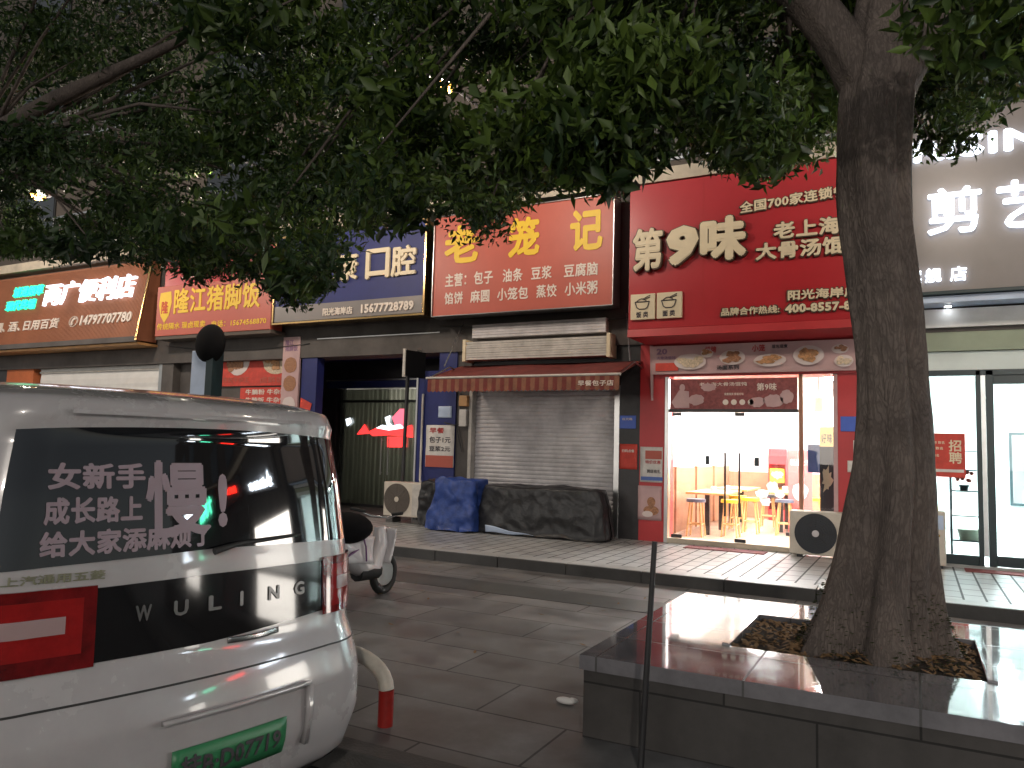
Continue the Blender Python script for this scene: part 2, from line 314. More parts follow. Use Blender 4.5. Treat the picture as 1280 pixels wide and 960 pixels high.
for x0, x1, y0, y1 in ((QX0, QX0+.05, QY0, QY1), (QX1-.05, QX1, QY0, QY1), (QX0+.05, QX1-.05, QY1-.05, QY1)): kx.box(x0, x1, y0, y1, .36, .462)
build(kx, 'pit_edging', 'granite_top', pl, .004)
lt = MB()
for i in range(900):
    x = random.uniform(QX0+.06, QX1-.06); y = random.uniform(QY0+.03, QY1-.06); a = random.uniform(0, 2*PI); s_ = random.uniform(.012, .04)
    z = .428+.075*math.exp(-((x+.2)**2+(y-5.3)**2)/.13); c, n = math.cos(a)*s_, math.sin(a)*s_
    lt.quad((x-c, y-n, z), (x+n*.45, y-c*.45, z+.012), (x+c, y+n, z+random.uniform(0, .025)), (x-n*.45, y+c*.45, z+.008))
o = build(lt, 'leaf_litter', 'leaf_dead'); o['kind'] = 'stuff'; o['label'] = 'dead leaves scattered on the soil of the tree pit'; o['category'] = 'leaf litter'

# ------------------------------------------------------------------ shop building
B = thing('shop_building', 'long apartment building with a row of small shops on its ground floor', 'building', (0, 12.5, 0))
WY = 12.5
def wall(x0, x1, z0, z1, m='wall_dark', y0=WY, y1=WY+.3, name='wall', bevel=0): return bx(name, m, B, x0, x1, y0, y1, z0, z1, bevel)
# upper storeys behind the foliage
wall(-45, 40, 6.25, 30, 'wall_beige', 12.9, 13.3)
bx('ledge', 'cream_ledge', B, -45, 40, 11.93, 12.9, 6.02, 6.25, .01)
wall(-45, 40, 3.4, 6.02, 'wall_dark', 12.35, 12.9)
for k in range(-9, 9):
    for fl in range(4):
        x = k*4.1+1.9; z = 7.0+fl*3.1
        w_ = bx('window', 'dark_metal', B, x-1.0, x+1.0, 12.86, 12.898, z, z+1.6)
        lit = (k, fl) in ((-3, 0), (-6, 1), (2, 1), (-2, 2))
        bx('pane', 'lit_window' if lit and False else 'car_glass', w_, x-.94, x+.94, 12.85, 12.858, z+.05, z+1.55)
def balcony(x0, x1, z0):
    b_ = bx('balcony', 'wall_beige', B, x0, x1, 12.1, 12.9, z0-.15, z0)
    r = MB(); r.box(x0, x1, 12.1, 12.14, z0+1.0, z0+1.05); r.box(x0, x1, 12.1, 12.14, z0+.02, z0+.06)
    n = int((x1-x0)/.12)
    for i in range(n+1): r.cyl((x0+.02+i*(x1-x0-.04)/n, 12.12, z0+.04), (x0+.02+i*(x1-x0-.04)/n, 12.12, z0+1.02), .009, n=6)
    build(r, 'railing', 'steel', b_)
mat('facade_panel', (.16, .15, .14), .6, var=.3, scale=2)
for x0, x1 in ((-4.6, -1.0), (-12.6, -9.0), (2.0, 5.5), (-20.5, -17)): balcony(x0, x1, 6.4); balcony(x0, x1, 9.5)
pn = MB()
for i in range(9): pn.box(-4.5+i*.33, -4.5+i*.33+.29, 12.7, 12.74, 6.42, 8.4)
build(pn, 'corrugated_screen', 'facade_panel', B)
# bay 笼记 : columns, shutter, open sheds
wall(-7.72, -7.42, .14, 3.9, 'wall_dark', 12.42, 12.9, 'column'); wall(-8.12, -7.72, .14, 4.1, 'blue_panel', 12.38, 12.9, 'column')
wall(-4.45, -4.09, .14, 3.9, 'column_black', 12.40, 12.9, 'column'); wall(-4.09, -3.66, .14, 3.45, 'red_paint', 12.38, 12.9, 'column')
wall(-7.42, -4.45, 2.72, 3.9, 'column_black', 12.46, 12.9, 'lintel')
def shutter(x0, x1, z0, z1, y, m='shutter_grey', pitch=.075, name='roller_shutter'):
    s = MB(); n = int((z1-z0)/pitch); pr = []
    for i in range(n+1):
        z = z0+i*(z1-z0)/n
        pr += [(y+.0, z), (y-.014, z+pitch*.25), (y-.016, z+pitch*.6), (y-.002, z+pitch*.92)]
    vs = [(x, a, b) for a, b in pr for x in (x0, x1)]
    s.add(vs, [(2*i, 2*i+1, 2*i+3, 2*i+2) for i in range(len(pr)-1)])
    return build(s, name, m, B, solid=.004)
shutter(-7.36, -4.55, .14, 2.72, 12.55)
bx('shutter_rail', 'steel', B, -4.57, -4.47, 12.44, 12.56, .14, 2.72, .006); bx('shutter_rail', 'dirty_white', B, -7.44, -7.37, 12.40, 12.56, .14, 2.72, .006)
# roller box above the awning
sbx = thing('shutter_box', 'pale corrugated roller housing above the striped awning', 'shutter housing', (-6, 12, 3.2))
cg = MB()
for i in range(8): cg.box(-7.36, -4.60, 12.10-.006*(i % 2), 12.4, 3.2+i*.042, 3.2+i*.042+.038)
build(cg, 'housing', 'dirty_white', sbx)
bx('end_cap', 'cream_letter', sbx, -7.43, -7.365, 12.08, 12.41, 3.17, 3.58, .005); bx('end_cap', 'cream_letter', sbx, -4.595, -4.53, 12.08, 12.41, 3.17, 3.58, .005)
cg = MB()
for i in range(5): cg.box(-7.3, -4.66, 12.2-.004*(i % 2), 12.4, 3.62+i*.05, 3.62+i*.05+.045)
build(cg, 'upper_slats', 'shutter_grey', sbx)
# bay 口腔 : blue jambs, recess
wall(-11.62, -11.2, .14, 4.1, 'blue_panel', 12.38, 12.6, 'column'); wall(-8.6, -8.12, .14, 3.05, 'blue_panel', 12.40, 12.6, 'column')
wall(-16.0, -7.9, .14, 5, 'wall_beige', 17.0, 17.3); wall(-12.7, -12.4, .14, 3.6, 'white_wall', 14.8, 17); wall(-8.2, -7.9, .14, 3.6, 'white_wall', 14.8, 17); bx('clinic_ceiling', 'white_wall', B, -12.7, -7.9, 14.6, 17, 3.0, 3.1); bx('clinic_floor', 'kerb_stone', B, -13.3, -7.9, 14.75, 17, -.1, .141)
wall(-13.2, -7.9, 3.55, 5, 'blue_panel', 12.6, 14.6, 'lintel')
wall(-11.2, -8.12, 3.72, 4.1, 'blue_panel', 12.36, 12.6, 'lintel')
wall(-12.6, -8.3, 3.05, 3.72, 'column_black', 14.35, 14.5, 'lintel'); wall(-12.6, -8.3, 2.92, 3.12, 'blue_panel', 14.3, 14.5, 'lintel')
bx('trim', 'steel', B, -12.6, -8.3, 14.26, 14.3, 3.08, 3.11); bx('trim', 'steel', B, -11.2, -8.12, 12.34, 12.36, 3.78, 3.8); bx('trim', 'steel', B, -8.64, -8.6, 12.38, 12.42, .14, 3.5)
wall(-8.28, -7.9, .14, 3.6, 'column_black', 12.95, 14.7); wall(-14, -12.35, .14, 3.6, 'column_black', 14.4, 14.6)
bx('recess_floor', 'kerb_stone', B, -13.3, -7.9, 12.52, 14.75, -.1, .141)
dr = thing('dental_glass_door', 'dark recessed glass doors with pleated curtains behind, below the blue dental sign', 'glass door', (-10.3, 14.5, .14))
cu = MB(); cu.grid(lambda u, v: (-12.3+u*4.0, 14.64+.03*math.sin(u*190)+.012*math.sin(u*71+1), .18+v*2.72), 420, 1); build(cu, 'curtain', 'curtain', dr)
bx('glass', 'glass_dim', dr, -12.3, -10.9, 14.50, 14.512, .2, 2.9); bx('glass', 'glass_dim', dr, -10.88, -9.7, 14.50, 14.512, .2, 2.6); bx('glass', 'glass_dim', dr, -9.68, -8.3, 14.50, 14.512, .2, 2.9)
fr = MB(); fr.box(-12.35, -8.3, 14.47, 14.54, 2.58, 2.64); fr.box(-12.35, -8.3, 14.47, 14.54, .14, .2)
for x in (-12.33, -8.32): fr.box(x, x+.05, 14.47, 14.54, .2, 2.9)
build(fr, 'frame', 'dark_metal', dr)
for x in (-11.0, -10.8): build(MB().cyl((x, 14.44, .9), (x, 14.44, 1.75), .014).cyl((x, 14.44, .95), (x, 14.5, .95), .008).cyl((x, 14.44, 1.7), (x, 14.5, 1.7), .008), 'handle', 'steel', dr)
nl = thing('added_clinic_lamp', 'unseen dim ceiling lamp added behind the clinic curtains to brighten them', 'lamp', (-10.2, 16, 3.0)); build(MB().cyl((-10.2, 16.0, 2.93), (-10.2, 16.0, 3.0), .16), 'shade', 'white_paint', nl)  # unseen lamp, added to brighten the curtains from behind
ld = bpy.data.lights.new('added_light', 'POINT'); ld.energy = 26; ld.shadow_soft_size = .15; ld.color = (1, .97, .86); lo = bpy.data.objects.new('added_light', ld); COL.objects.link(lo); lo.parent = nl; lo.location = (0, -.1, -.5)
dp = thing('door_reflection_glow', 'glowing red, pink and white shapes standing in for a reflection in the curtained clinic door', 'reflection', (-10.6, 14.48, 1.5)); emis('glow_red', (1., .03, .03), 1.6); emis('glow_white', (.85, .92, 1.), 1.6); emis('glow_pink', (1., .15, .22), 1.1)  # emissive shapes imitate a lit shop reflected in the door glass
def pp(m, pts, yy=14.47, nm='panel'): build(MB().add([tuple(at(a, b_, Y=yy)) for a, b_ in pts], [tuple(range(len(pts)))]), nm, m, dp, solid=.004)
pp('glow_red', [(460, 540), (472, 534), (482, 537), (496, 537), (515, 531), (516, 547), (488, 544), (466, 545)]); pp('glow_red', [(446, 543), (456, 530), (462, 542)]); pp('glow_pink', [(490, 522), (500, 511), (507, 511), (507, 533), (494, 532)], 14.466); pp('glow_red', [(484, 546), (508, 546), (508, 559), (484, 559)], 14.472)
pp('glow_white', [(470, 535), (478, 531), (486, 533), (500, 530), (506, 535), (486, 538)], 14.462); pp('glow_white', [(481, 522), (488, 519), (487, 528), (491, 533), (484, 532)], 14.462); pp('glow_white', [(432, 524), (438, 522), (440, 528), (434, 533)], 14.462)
bx('poster_stripe', 'ink_violet', dr, -9.66, -8.35, 14.485, 14.497, 1.42, 1.56)
# bay 猪脚 : menu boards
wall(-16.1, -11.62, .14, 3.95, 'wall_dark', 12.62, 12.9); wall(-16.1, -15.7, .14, 3.95, 'wall_dark', 12.4, 12.62, 'column')
# bay 便利店
wall(-22.6, -21.35, .14, 4.0, 'orange_paint', 12.42, 12.9, 'column'); wall(-21.35, -16.1, 3.72, 4.0, 'wall_dark', 12.5, 12.9, 'lintel')
shutter(-21.2, -16.3, 2.1, 3.62, 12.55, 'white_paint', .38); bx('shutter_rail', 'steel', B, -16.26, -16.14, 12.44, 12.56, .14, 3.72)
wall(-21.3, -16.1, .14, 2.1, 'wall_dark', 13.4, 13.6); wall(-45, -22.6, .14, 5.8, 'column_black', 12.42, 12.9)
bx('shutter_bar', 'dirty_white', B, -21.2, -16.3, 12.5, 12.54, 3.28, 3.32)
# bay 第9味 : door, room
bx('lintel', 'red_paint', B, -3.66, -.35, 12.36, 12.9, 2.84, 3.45)
wall(-1.03, -.35, .14, 2.84, 'red_paint', 12.38, 12.9, 'column')
wall(-.35, .08, .14, 3.9, 'column_black', 12.36, 12.9, 'column')
rm = MB(); rm.box(-4.15, -3.95, 12.92, 18.6, .14, 3.1); rm.box(-4.15, 0, 18.6, 18.8, .14, 3.1); rm.box(-.25, -.05, 12.92, 18.6, .14, 3.1)
build(rm, 'restaurant_wall', 'white_wall', B)
bx('restaurant_ceiling', 'white_wall', B, -4.15, -.05, 12.9, 18.8, 3.1, 3.2); bx('restaurant_floor', 'floor_beige', B, -4.15, -.05, 12.52, 18.8, -.1, .142)
bx('wainscot', 'wood_red', B, -3.948, -3.92, 12.95, 18.6, .142, 1.32); bx('wainscot', 'wood_red', B, -3.92, -.3, 18.55, 18.598, .142, 1.2)
wv = MB()
for y in (13.9, 15.4, 16.9): wv.box(-3.95, -3.88, y, y+.25, .142, 1.34)
build(wv, 'pilaster', 'wood_red', B)
for x, y in ((-3.0, 13.6), (-1.2, 13.6), (-3.0, 15.6), (-1.2, 15.6), (-3.0, 17.6), (-1.2, 17.6)):
    lp = thing('ceiling_light', 'square ceiling light panel in the noodle shop, %s row, %s' % ({13.6: 'front', 15.6: 'middle', 17.6: 'back'}[y], 'left side' if x < -2 else 'right side'), 'ceiling light', (x, y, 3.1), 'ceiling lights of the restaurant')
    bx('diffuser', 'panel_light', lp, x-.29, x+.29, y-.29, y+.29, 3.07, 3.085); bx('frame', 'white_paint', lp, x-.31, x+.31, y-.31, y+.31, 3.085, 3.1)
# restaurant glazing
rd = thing('restaurant_entrance', 'frameless glass entrance of the red noodle shop with black patch fittings', 'glass door', (-2.5, 12.45, .14))
bx('jamb', 'steel', rd, -3.66, -3.60, 12.36, 12.5, .14, 2.84, .005); bx('mullion', 'wood_red', rd, -1.58, -1.52, 12.38, 12.5, .14, 2.84, .005); bx('jamb', 'photo_pink', rd, -1.09, -1.03, 12.37, 12.5, .14, 2.84, .005)
bx('sill', 'cream_ledge', rd, -3.6, -1.58, 12.34, 12.52, .142, .22, .005)
bx('transom', 'dark_metal', rd, -3.6, -1.58, 12.40, 12.48, 2.26, 2.31)
for x0, x1 in ((-3.57, -2.58), (-2.56, -1.6)):
    g = bx('door_leaf', 'glass', rd, x0, x1, 12.43, 12.442, .23, 2.25)
    bx('patch_fitting', 'dark_metal', g, x0+.02, x0+.17, 12.42, 12.452, 2.20, 2.255); bx('patch_fitting', 'dark_metal', g, x0+.02, x0+.19, 12.42, 12.452, .225, .28)
    hx = x1-.1 if x0 < -3 else x0+.1
    build(MB().cyl((hx, 12.38, .62), (hx, 12.38, 1.62), .016).cyl((hx, 12.38, .7), (hx, 12.43, .7), .01).cyl((hx, 12.38, 1.5), (hx, 12.43, 1.5), .01), 'handle', 'dark_metal', g)
    bx('lock', 'teal_black', g, hx-.32 if x0 < -3 else hx+.22, hx-.26 if x0 < -3 else hx+.29, 12.415, 12.445, 1.42, 1.56)
bx('side_pane', 'glass', rd, -1.52, -1.09, 12.43, 12.442, .2, 2.84)
tp = thing('transom_poster', 'dark red poster of buns and noodle bowls above the glass doors', 'poster', (-2.6, 12.42, 2.55))
bx('panel', 'mat_red', tp, -3.58, -1.6, 12.40, 12.42, 2.31, 2.80)
q = MB()
for cx_, cz_, rx, rz in ((-3.15, 2.46, .13, .09), (-2.95, 2.66, .12, .06), (-1.95, 2.44, .15, .10), (-1.75, 2.5, .1, .1), (-2.2, 2.42, .12, .08)): q.disc(cx_, cz_, 12.392, rx, rz, wob=.12)
build(q, 'food_picture', 'photo_pink', tp)
q = MB(); q.disc(-3.38, 2.66, 12.392, .045, .06); q.add([(-3.5, 12.394, 2.33), (-3.26, 12.394, 2.33), (-3.27, 12.394, 2.6), (-3.43, 12.394, 2.62), (-3.56, 12.394, 2.42), (-3.53, 12.394, 2.38)], [(0, 1, 2, 3, 4, 5)]); build(q, 'cook_picture', 'photo_pink', tp)
q = MB()
for i in range(4): q.disc(-2.68+i*.13, 2.42, 12.392, .045, .045)
build(q, 'round_icon', 'pale_letter', tp)
text('老上海大骨汤馄饨', 'pale_letter', tp, -3.1, -2.35, 2.68, 2.74, 12.399, .01, .004); text('第9味', 'pale_letter', tp, -2.2, -1.9, 2.6, 2.72, 12.399, .02, .004); text('现煮现卖 鲜香好味', 'pale_letter', tp, -2.7, -2.4, 2.53, 2.57, 12.399, .01, .004)
# salon room
sm_ = MB(); sm_.box(-.05, .1, 12.92, 19, .14, 3.4); sm_.box(.1, 8, 19, 19.2, .14, 3.4); sm_.box(8, 8.2, 12.6, 19, .14, 3.4)
build(sm_, 'salon_wall', 'salon_wall', B); bx('salon_ceiling', 'white_wall', B, -.05, 8.2, 12.9, 19.2, 3.3, 3.4); bx('salon_floor', 'floor_white', B, -.05, 8.2, 12.5, 19.2, -.1, .143)
for i, (x, y) in enumerate(((1.2, 14), (1.2, 16.4), (3.2, 14), (3.2, 16.4), (5.5, 14), (5.5, 16.4))):
    lp = thing('ceiling_light', 'long cool ceiling light in the salon, %s from the entrance, %s row' % (('nearest', 'second', 'third')[i//2], ('front', 'back')[i % 2]), 'ceiling light', (x, y, 3.3), 'ceiling lights of the salon')
    bx('diffuser', 'panel_cool', lp, x-.25, x+.25, y-.8, y+.8, 3.26, 3.28); bx('frame', 'white_paint', lp, x-.28, x+.28, y-.83, y+.83, 3.28, 3.3)
bx('fascia', 'white_paint', B, .08, 8.2, 12.3, 12.9, 3.46, 3.72); bx('fascia', 'green_tape', B, .08, 8.2, 12.36, 12.9, 3.13, 3.45); bx('fascia', 'salon_wall', B, .08, 8.2, 12.4, 12.9, 2.86, 3.12)
bx('soffit', 'blueish_metal', B, 0, 8.2, 11.93, 12.9, 3.75, 3.84)
for i, x in enumerate((.42, 1.9, 3.4, 4.9)):
    d_ = thing('soffit_downlight', 'small round downlight under the salon sign, %s from the tree' % ('first', 'second', 'third', 'fourth')[i], 'downlight', (x, 12.2, 3.75), 'downlights under the salon sign')
    build(MB().cyl((x, 12.2, 3.735), (x, 12.2, 3.752), .055), 'trim_ring', 'steel', d_); build(MB().cyl((x, 12.2, 3.728), (x, 12.2, 3.7345), .042), 'bulb', 'downlight', d_)
sg = thing('salon_entrance', 'black framed glass shopfront of the hair salon right of the tree', 'shopfront', (1, 12.5, .14))
fb = MB()
for x0, x1 in ((.10, .16), (.74, .80), (.86, .95), (2.5, 2.6), (2.62, 2.72), (4.4, 4.5)): fb.box(x0, x1, 12.38, 12.5, .14, 2.85)
fb.box(.1, 4.5, 12.38, 12.5, 2.78, 2.86); fb.box(.16, .74, 12.4, 12.5, .14, .3); fb.box(.95, 2.5, 12.4, 12.48, .18, .32); fb.box(.95, 2.5, 12.4, 12.48, 2.66, 2.78); fb.box(2.72, 4.4, 12.4, 12.48, .18, .32)
build(fb, 'frame', 'teal_black', sg, .004); bx('steel_edge', 'steel', sg, .805, .855, 12.40, 12.46, .3, 2.78)
for x0, x1 in ((.16, .74), (.95, 2.5), (2.72, 4.4)): bx('pane', 'glass', sg, x0, x1, 12.43, 12.442, .3, 2.7)
bx('step', 'kerb_top', sg, -.05, 4.6, 12.30, 12.38, .14, .175)
# bays further right (seen in the van's reflections and past the trunk)
wall(8.2, 9, .14, 6.0, 'column_black', 12.3, 12.9, 'column')
for k in range(5):
    x0 = 9+k*6
    bx('shopfront', 'far_shop' if k in (0, 3) else 'car_glass', B, x0+.4, x0+5.2, 12.42, 12.46, .5, 2.7); wall(x0, x0+5.6, .14, .5, 'wall_dark', 12.4, 12.9); wall(x0, x0+5.9, 2.7, 3.4, 'wall_dark', 12.4, 12.9)
    wall(x0+5.2, x0+6, .14, 2.7, 'wall_dark', 12.35, 12.9, 'column')
#__SIGNS__
def sign(name, label, x0, x1, z0, z1, panel, y=11.9, frame=None, fw=.04, depth=.3):
    t = thing(name, label, 'shop sign', ((x0+x1)/2, y, z0)); bx('panel', panel, t, x0, x1, y, y+depth, z0, z1, .006)
    if frame:
        f = MB(); f.box(x0-fw, x1+fw, y-.03, y+depth, z0-fw, z0-.001); f.box(x0-fw, x1+fw, y-.03, y+depth, z1+.001, z1+fw)
        f.box(x0-fw, x0-.001, y-.03, y+depth, z0, z1); f.box(x1+.001, x1+fw, y-.03, y+depth, z0, z1); build(f, 'frame', frame, t, .005)
    return t
Y = 11.9
# 第9味
s = sign('restaurant_sign', 'big red noodle shop sign with raised cream characters and two bowl plaques', -4.15, -.30, 3.58, 5.98, 'red_sign', Y, depth=.45)
for x_ in (-2.93, -1.71): bx('panel_seam', 'ink_red', s, x_, x_+.006, Y-.0025, Y-.0005, 3.585, 5.975)
lip = MB(); lip.add([(-4.15, Y, 3.578), (-.3, Y, 3.578), (-.3, Y-.02, 3.46), (-4.15, Y-.02, 3.46), (-3.9, 12.36, 3.36), (-.35, 12.36, 3.36)], [(0, 1, 2, 3), (3, 2, 5, 4), (0, 3, 4), (1, 5, 2)]); build(lip, 'lower_lip', 'red_paint', s, solid=.01)
def stroke(s_, mname, x0, x1, z0, z1, bold, par, d=.10, arc=None, shear=0):
    text(s_, 'letter_side', par, x0-.02, x1+.02, z0-.02, z1+.015, Y-.001, bold*1.3, d*.9, 'letter_backing', arc=arc, shear=shear); text(s_, mname, par, x0, x1, z0, z1, Y-.001, bold, d, arc=arc, shear=shear)
stroke('第', 'cream_letter', -4.06, -3.56, 4.52, 5.22, .035, s); stroke('9', 'cream_letter', -3.50, -2.98, 4.56, 5.20, .06, s, shear=.12); stroke('味', 'cream_letter', -2.96, -2.25, 4.58, 5.28, .05, s)
stroke('老上海', 'cream_letter', -1.86, -.92, 4.84, 5.10, .035, s, .05); stroke('大骨汤馄饨', 'cream_letter', -2.12, -.55, 4.54, 4.80, .035, s, .05)
stroke('全国700家连锁餐饮', 'cream_letter', -2.36, -.62, 5.30, 5.48, .03, s, .04, arc=lambda u: .10*u-.0*u); stroke('阳光海岸店', 'cream_letter', -1.66, -.70, 3.90, 4.05, .035, s, .03)
stroke('品牌合作热线:', 'cream_letter', -2.64, -1.78, 3.72, 3.84, .035, s, .03); stroke('400-8557-827', 'cream_letter', -1.70, -.60, 3.71, 3.84, .05, s, .03)
for x0, ln in ((-4.10, '饭 类'), (-3.66, '面 类')):
    pq = bx('bowl_plaque', 'cream_letter', s, x0, x0+.41, Y-.05, Y-.001, 3.73, 4.15, .008)
    b_ = MB(); cxm = x0+.2
    pts = [(cxm-.12, 4.02), (cxm+.12, 4.02), (cxm+.09, 3.93), (cxm+.05, 3.90), (cxm-.05, 3.90), (cxm-.09, 3.93)]
    for i in range(6):
        a, c = pts[i], pts[(i+1) % 6]; b_.cyl((a[0], Y-.056, a[1]), (c[0], Y-.056, c[1]), .008, n=6)
    b_.tube([(cxm-.10+.02*i, Y-.056, 4.02+.05*math.sin(i*PI/9)) for i in range(10)], .007, 6); b_.cyl((cxm, Y-.056, 4.06), (cxm+.13, Y-.056, 4.12), .006, n=6); b_.cyl((cxm+.02, Y-.056, 4.05), (cxm+.13, Y-.056, 4.09), .006, n=6)
    build(b_, 'bowl_outline', 'ink_dark', pq); text(ln, 'ink_dark', pq, x0+.1, x0+.3, 3.76, 3.86, Y-.051, .03, .004)
# banner of food photos under it
bn = thing('food_banner', 'long pale banner of dish photos under the big red sign', 'banner', (-2.3, 12.2, 2.87))
build(MB().add([(-3.86, 12.26, 3.34), (-.72, 12.26, 3.34), (-.72, 12.3, 2.88), (-3.86, 12.3, 2.88), (-3.86, 12.36, 3.34), (-.72, 12.36, 3.34), (-.72, 12.36, 2.88), (-3.86, 12.36, 2.88)], [(0, 3, 2, 1), (0, 1, 5, 4), (3, 7, 6, 2), (0, 4, 7, 3), (1, 2, 6, 5)]), 'panel', 'photo_pink', bn)
build(MB().add([(-3.9, 12.27, 3.36), (-3.9, 12.375, 3.36), (-3.9, 12.375, 2.45), (-3.86, 12.27, 3.36), (-3.86, 12.375, 3.36), (-3.86, 12.375, 2.45)], [(0, 1, 2), (3, 5, 4), (0, 2, 5, 3)]), 'end_bracket', 'photo_pink', bn)
random.seed(3)
for cx_, rx, rz, dz, mm in ((-3.22, .26, .13, -.03, 'food_c'), (-2.55, .20, .12, .02, 'food_b'), (-1.98, .24, .10, -.04, 'food_a'), (-1.42, .22, .15, .02, 'food_a'), (-.93, .13, .09, -.08, 'food_c'), (-.98, .12, .07, .10, 'food_b'), (-2.95, .1, .07, .1, 'food_a')):
    q = MB().disc(cx_, 3.10+dz, 12.262, rx, rz, wob=.03); pd = build(q, 'bowl', 'bowl_white', bn)
    q = MB()
    for i in range(9): q.disc(cx_+random.uniform(-.55, .55)*rx, 3.11+dz+random.uniform(-.5, .5)*rz, 12.254-.0008*i, rx*.32, rz*.32, n=9, wob=.3, t=.004)
    build(q, 'dish', mm, pd)
text('20', 'ink_violet', bn, -3.78, -3.6, 3.20, 3.30, 12.266, .04, .004); text('大骨汤馄饨', 'ink_violet', bn, -3.78, -3.46, 3.12, 3.17, 12.27, .02, .004); text('招牌', 'ink_red', bn, -2.98, -2.8, 3.2, 3.31, 12.266, .03, .004)
text('小笼', 'ink_red', bn, -2.25, -2.05, 3.2, 3.31, 12.266, .03, .004); text('汤面系列', 'ink_dark', bn, -2.8, -2.45, 2.93, 3.0, 12.285, .03, .004); text('现包现煮', 'ink_dark', bn, -1.95, -1.72, 3.24, 3.3, 12.266, .03, .004)
bx('price_box', 'paper_red', bn, -3.80, -3.42, 12.278, 12.284, 2.93, 3.06)
# 老笼记
s = sign('bun_shop_sign', 'orange red bun shop sign with yellow characters and two white menu lines', -8.0, -4.43, 4.02, 5.90, 'orange_sign', Y, 'steel', .018)
for ch, x0, x1 in (('老', -7.78, -7.02), ('笼', -6.42, -5.80), ('记', -5.22, -4.62)): text(ch, 'yellow_letter', s, x0, x1, 4.98, 5.70, Y-.001, .035, .012)
text('主营：', 'pale_letter', s, -7.74, -7.28, 4.55, 4.80, Y-.001, .02, .008); text('包子', 'pale_letter', s, -7.12, -6.72, 4.55, 4.80, Y-.001, .02, .008)
text('油条', 'pale_letter', s, -6.52, -6.12, 4.55, 4.79, Y-.001, .02, .008); text('豆浆', 'pale_letter', s, -5.95, -5.55, 4.55, 4.78, Y-.001, .02, .008); text('豆腐脑', 'pale_letter', s, -5.32, -4.70, 4.54, 4.77, Y-.001, .02, .008)
for tx, x0, x1 in (('馅饼', -7.74, -7.34), ('麻圆', -7.18, -6.78), ('小笼包', -6.62, -6.0), ('蒸饺', -5.84, -5.45), ('小米粥', -5.30, -4.70)): text(tx, 'pale_letter', s, x0, x1, 4.22, 4.45, Y-.001, .02, .008)
# 口腔
s = sign('dental_sign', 'dark blue dental clinic sign with gold frame and taupe lower band', -12.02, -8.22, 4.10, 5.90, 'blue_panel', Y, 'gold_metal', .045)
bx('lower_band', 'taupe_panel', s, -12.0, -8.24, Y-.012, Y-.001, 4.11, 4.44)
for ch, x0, x1 in (('安', -12.2+.45, -11.15), ('康', -10.42, -9.80), ('口', -9.60, -9.02), ('腔', -8.98, -8.40)): text(ch, 'cream_letter', s, x0, x1, 4.84, 5.44, Y-.001, .025, .05)
text('阳光海岸店', 'pale_letter', s, -10.66, -9.90, 4.17, 4.33, Y-.013, .03, .02); text('15677728789', 'pale_letter', s, -9.68, -8.42, 4.17, 4.35, Y-.013, .04, .02)
# 隆江猪脚饭
s = sign('pork_rice_sign', 'orange red pork rice shop sign with yellow characters and a round emblem', -15.78, -12.12, 3.98, 5.15, 'orange_sign', Y, depth=.35)
bx('upper_panel', 'red_sign', s, -15.7, -12.2, Y+.12, Y+.35, 5.16, 5.86); text('正宗', 'pale_letter', s, -15.1, -14.4, 5.32, 5.62, Y+.119, .02, .01)
sh = MB(); sh.add([(-15.66, Y-.006, 5.0), (-15.30, Y-.006, 5.02), (-15.26, Y-.006, 4.75), (-15.34, Y-.006, 4.45), (-15.48, Y-.006, 4.28), (-15.62, Y-.006, 4.45), (-15.70, Y-.006, 4.72)], [(6, 5, 4, 3, 2, 1, 0)]); em = build(sh, 'emblem', 'yellow_letter', s)
text('隆', 'paper_red', em, -15.6, -15.37, 4.5, 4.8, Y-.007, .02, .003)
text('隆江猪脚饭', 'yellow_letter', s, -15.18, -12.45, 4.47, 5.06, Y-.001, .025, .012); text('传统隔水 现卤现卖', 'yellow_letter', s, -15.72, -14.1, 4.12, 4.28, Y-.001, .02, .006); text('电话：15674568870', 'yellow_letter', s, -13.9, -12.24, 4.10, 4.25, Y-.001, .02, .006)
bx('soffit', 'wall_beige', s, -15.78, -12.12, Y+.02, 12.6, 3.90, 3.975)
mb_ = thing('menu_board', 'red menu board with two round dish photos under the pork rice sign', 'menu board', (-13.2, 12.55, 2.8)); bx('panel', 'paper_red', mb_, -14.45, -12.12, 12.56, 12.61, 2.84, 3.80)
for cx_, m1, m2 in ((-13.72, 'bowl_white', 'food_b'), (-12.6, 'food_c', 'food_a')):
    d_ = build(MB().disc(cx_, 3.42, 12.552, .36, .34, wob=.02 if m1 == 'bowl_white' else .12), 'dish_plate', m1, mb_); q = MB()
    for i in range(14): q.disc(cx_-.05+random.uniform(-.22, .15), 3.44+random.uniform(-.2, .2), 12.546-.0007*i, .09, .08, n=9, wob=.3, t=.004)
    build(q, 'dish', m2, d_)
text('传统牛杂王', 'orange_sign', mb_, -14.2, -13.35, 2.92, 3.05, 12.559, .02, .006); text('卤鹅饭', 'orange_sign', mb_, -13.0, -12.3, 2.90, 3.04, 12.559, .02, .006)
m2_ = thing('small_menu_board', 'small red menu board with white rice dish names', 'menu board', (-12.8, 12.55, 2.4)); bx('panel', 'paper_red', m2_, -13.62, -12.14, 12.57, 12.61, 2.42, 2.80)
text('牛腩粉 牛杂粉', 'pale_letter', m2_, -13.45, -12.2, 2.64, 2.76, 12.569, .02, .006); text('牛腩饭 牛杂饭', 'pale_letter', m2_, -13.45, -12.2, 2.46, 2.58, 12.569, .02, .006)
stp = thing('vertical_menu_banner', 'narrow pale vertical banner of dish photos beside the blue column', 'banner', (-11.9, 12.35, 1)); bx('panel', 'photo_pink', stp, -12.14, -11.66, 12.33, 12.38, 1.0, 3.86)
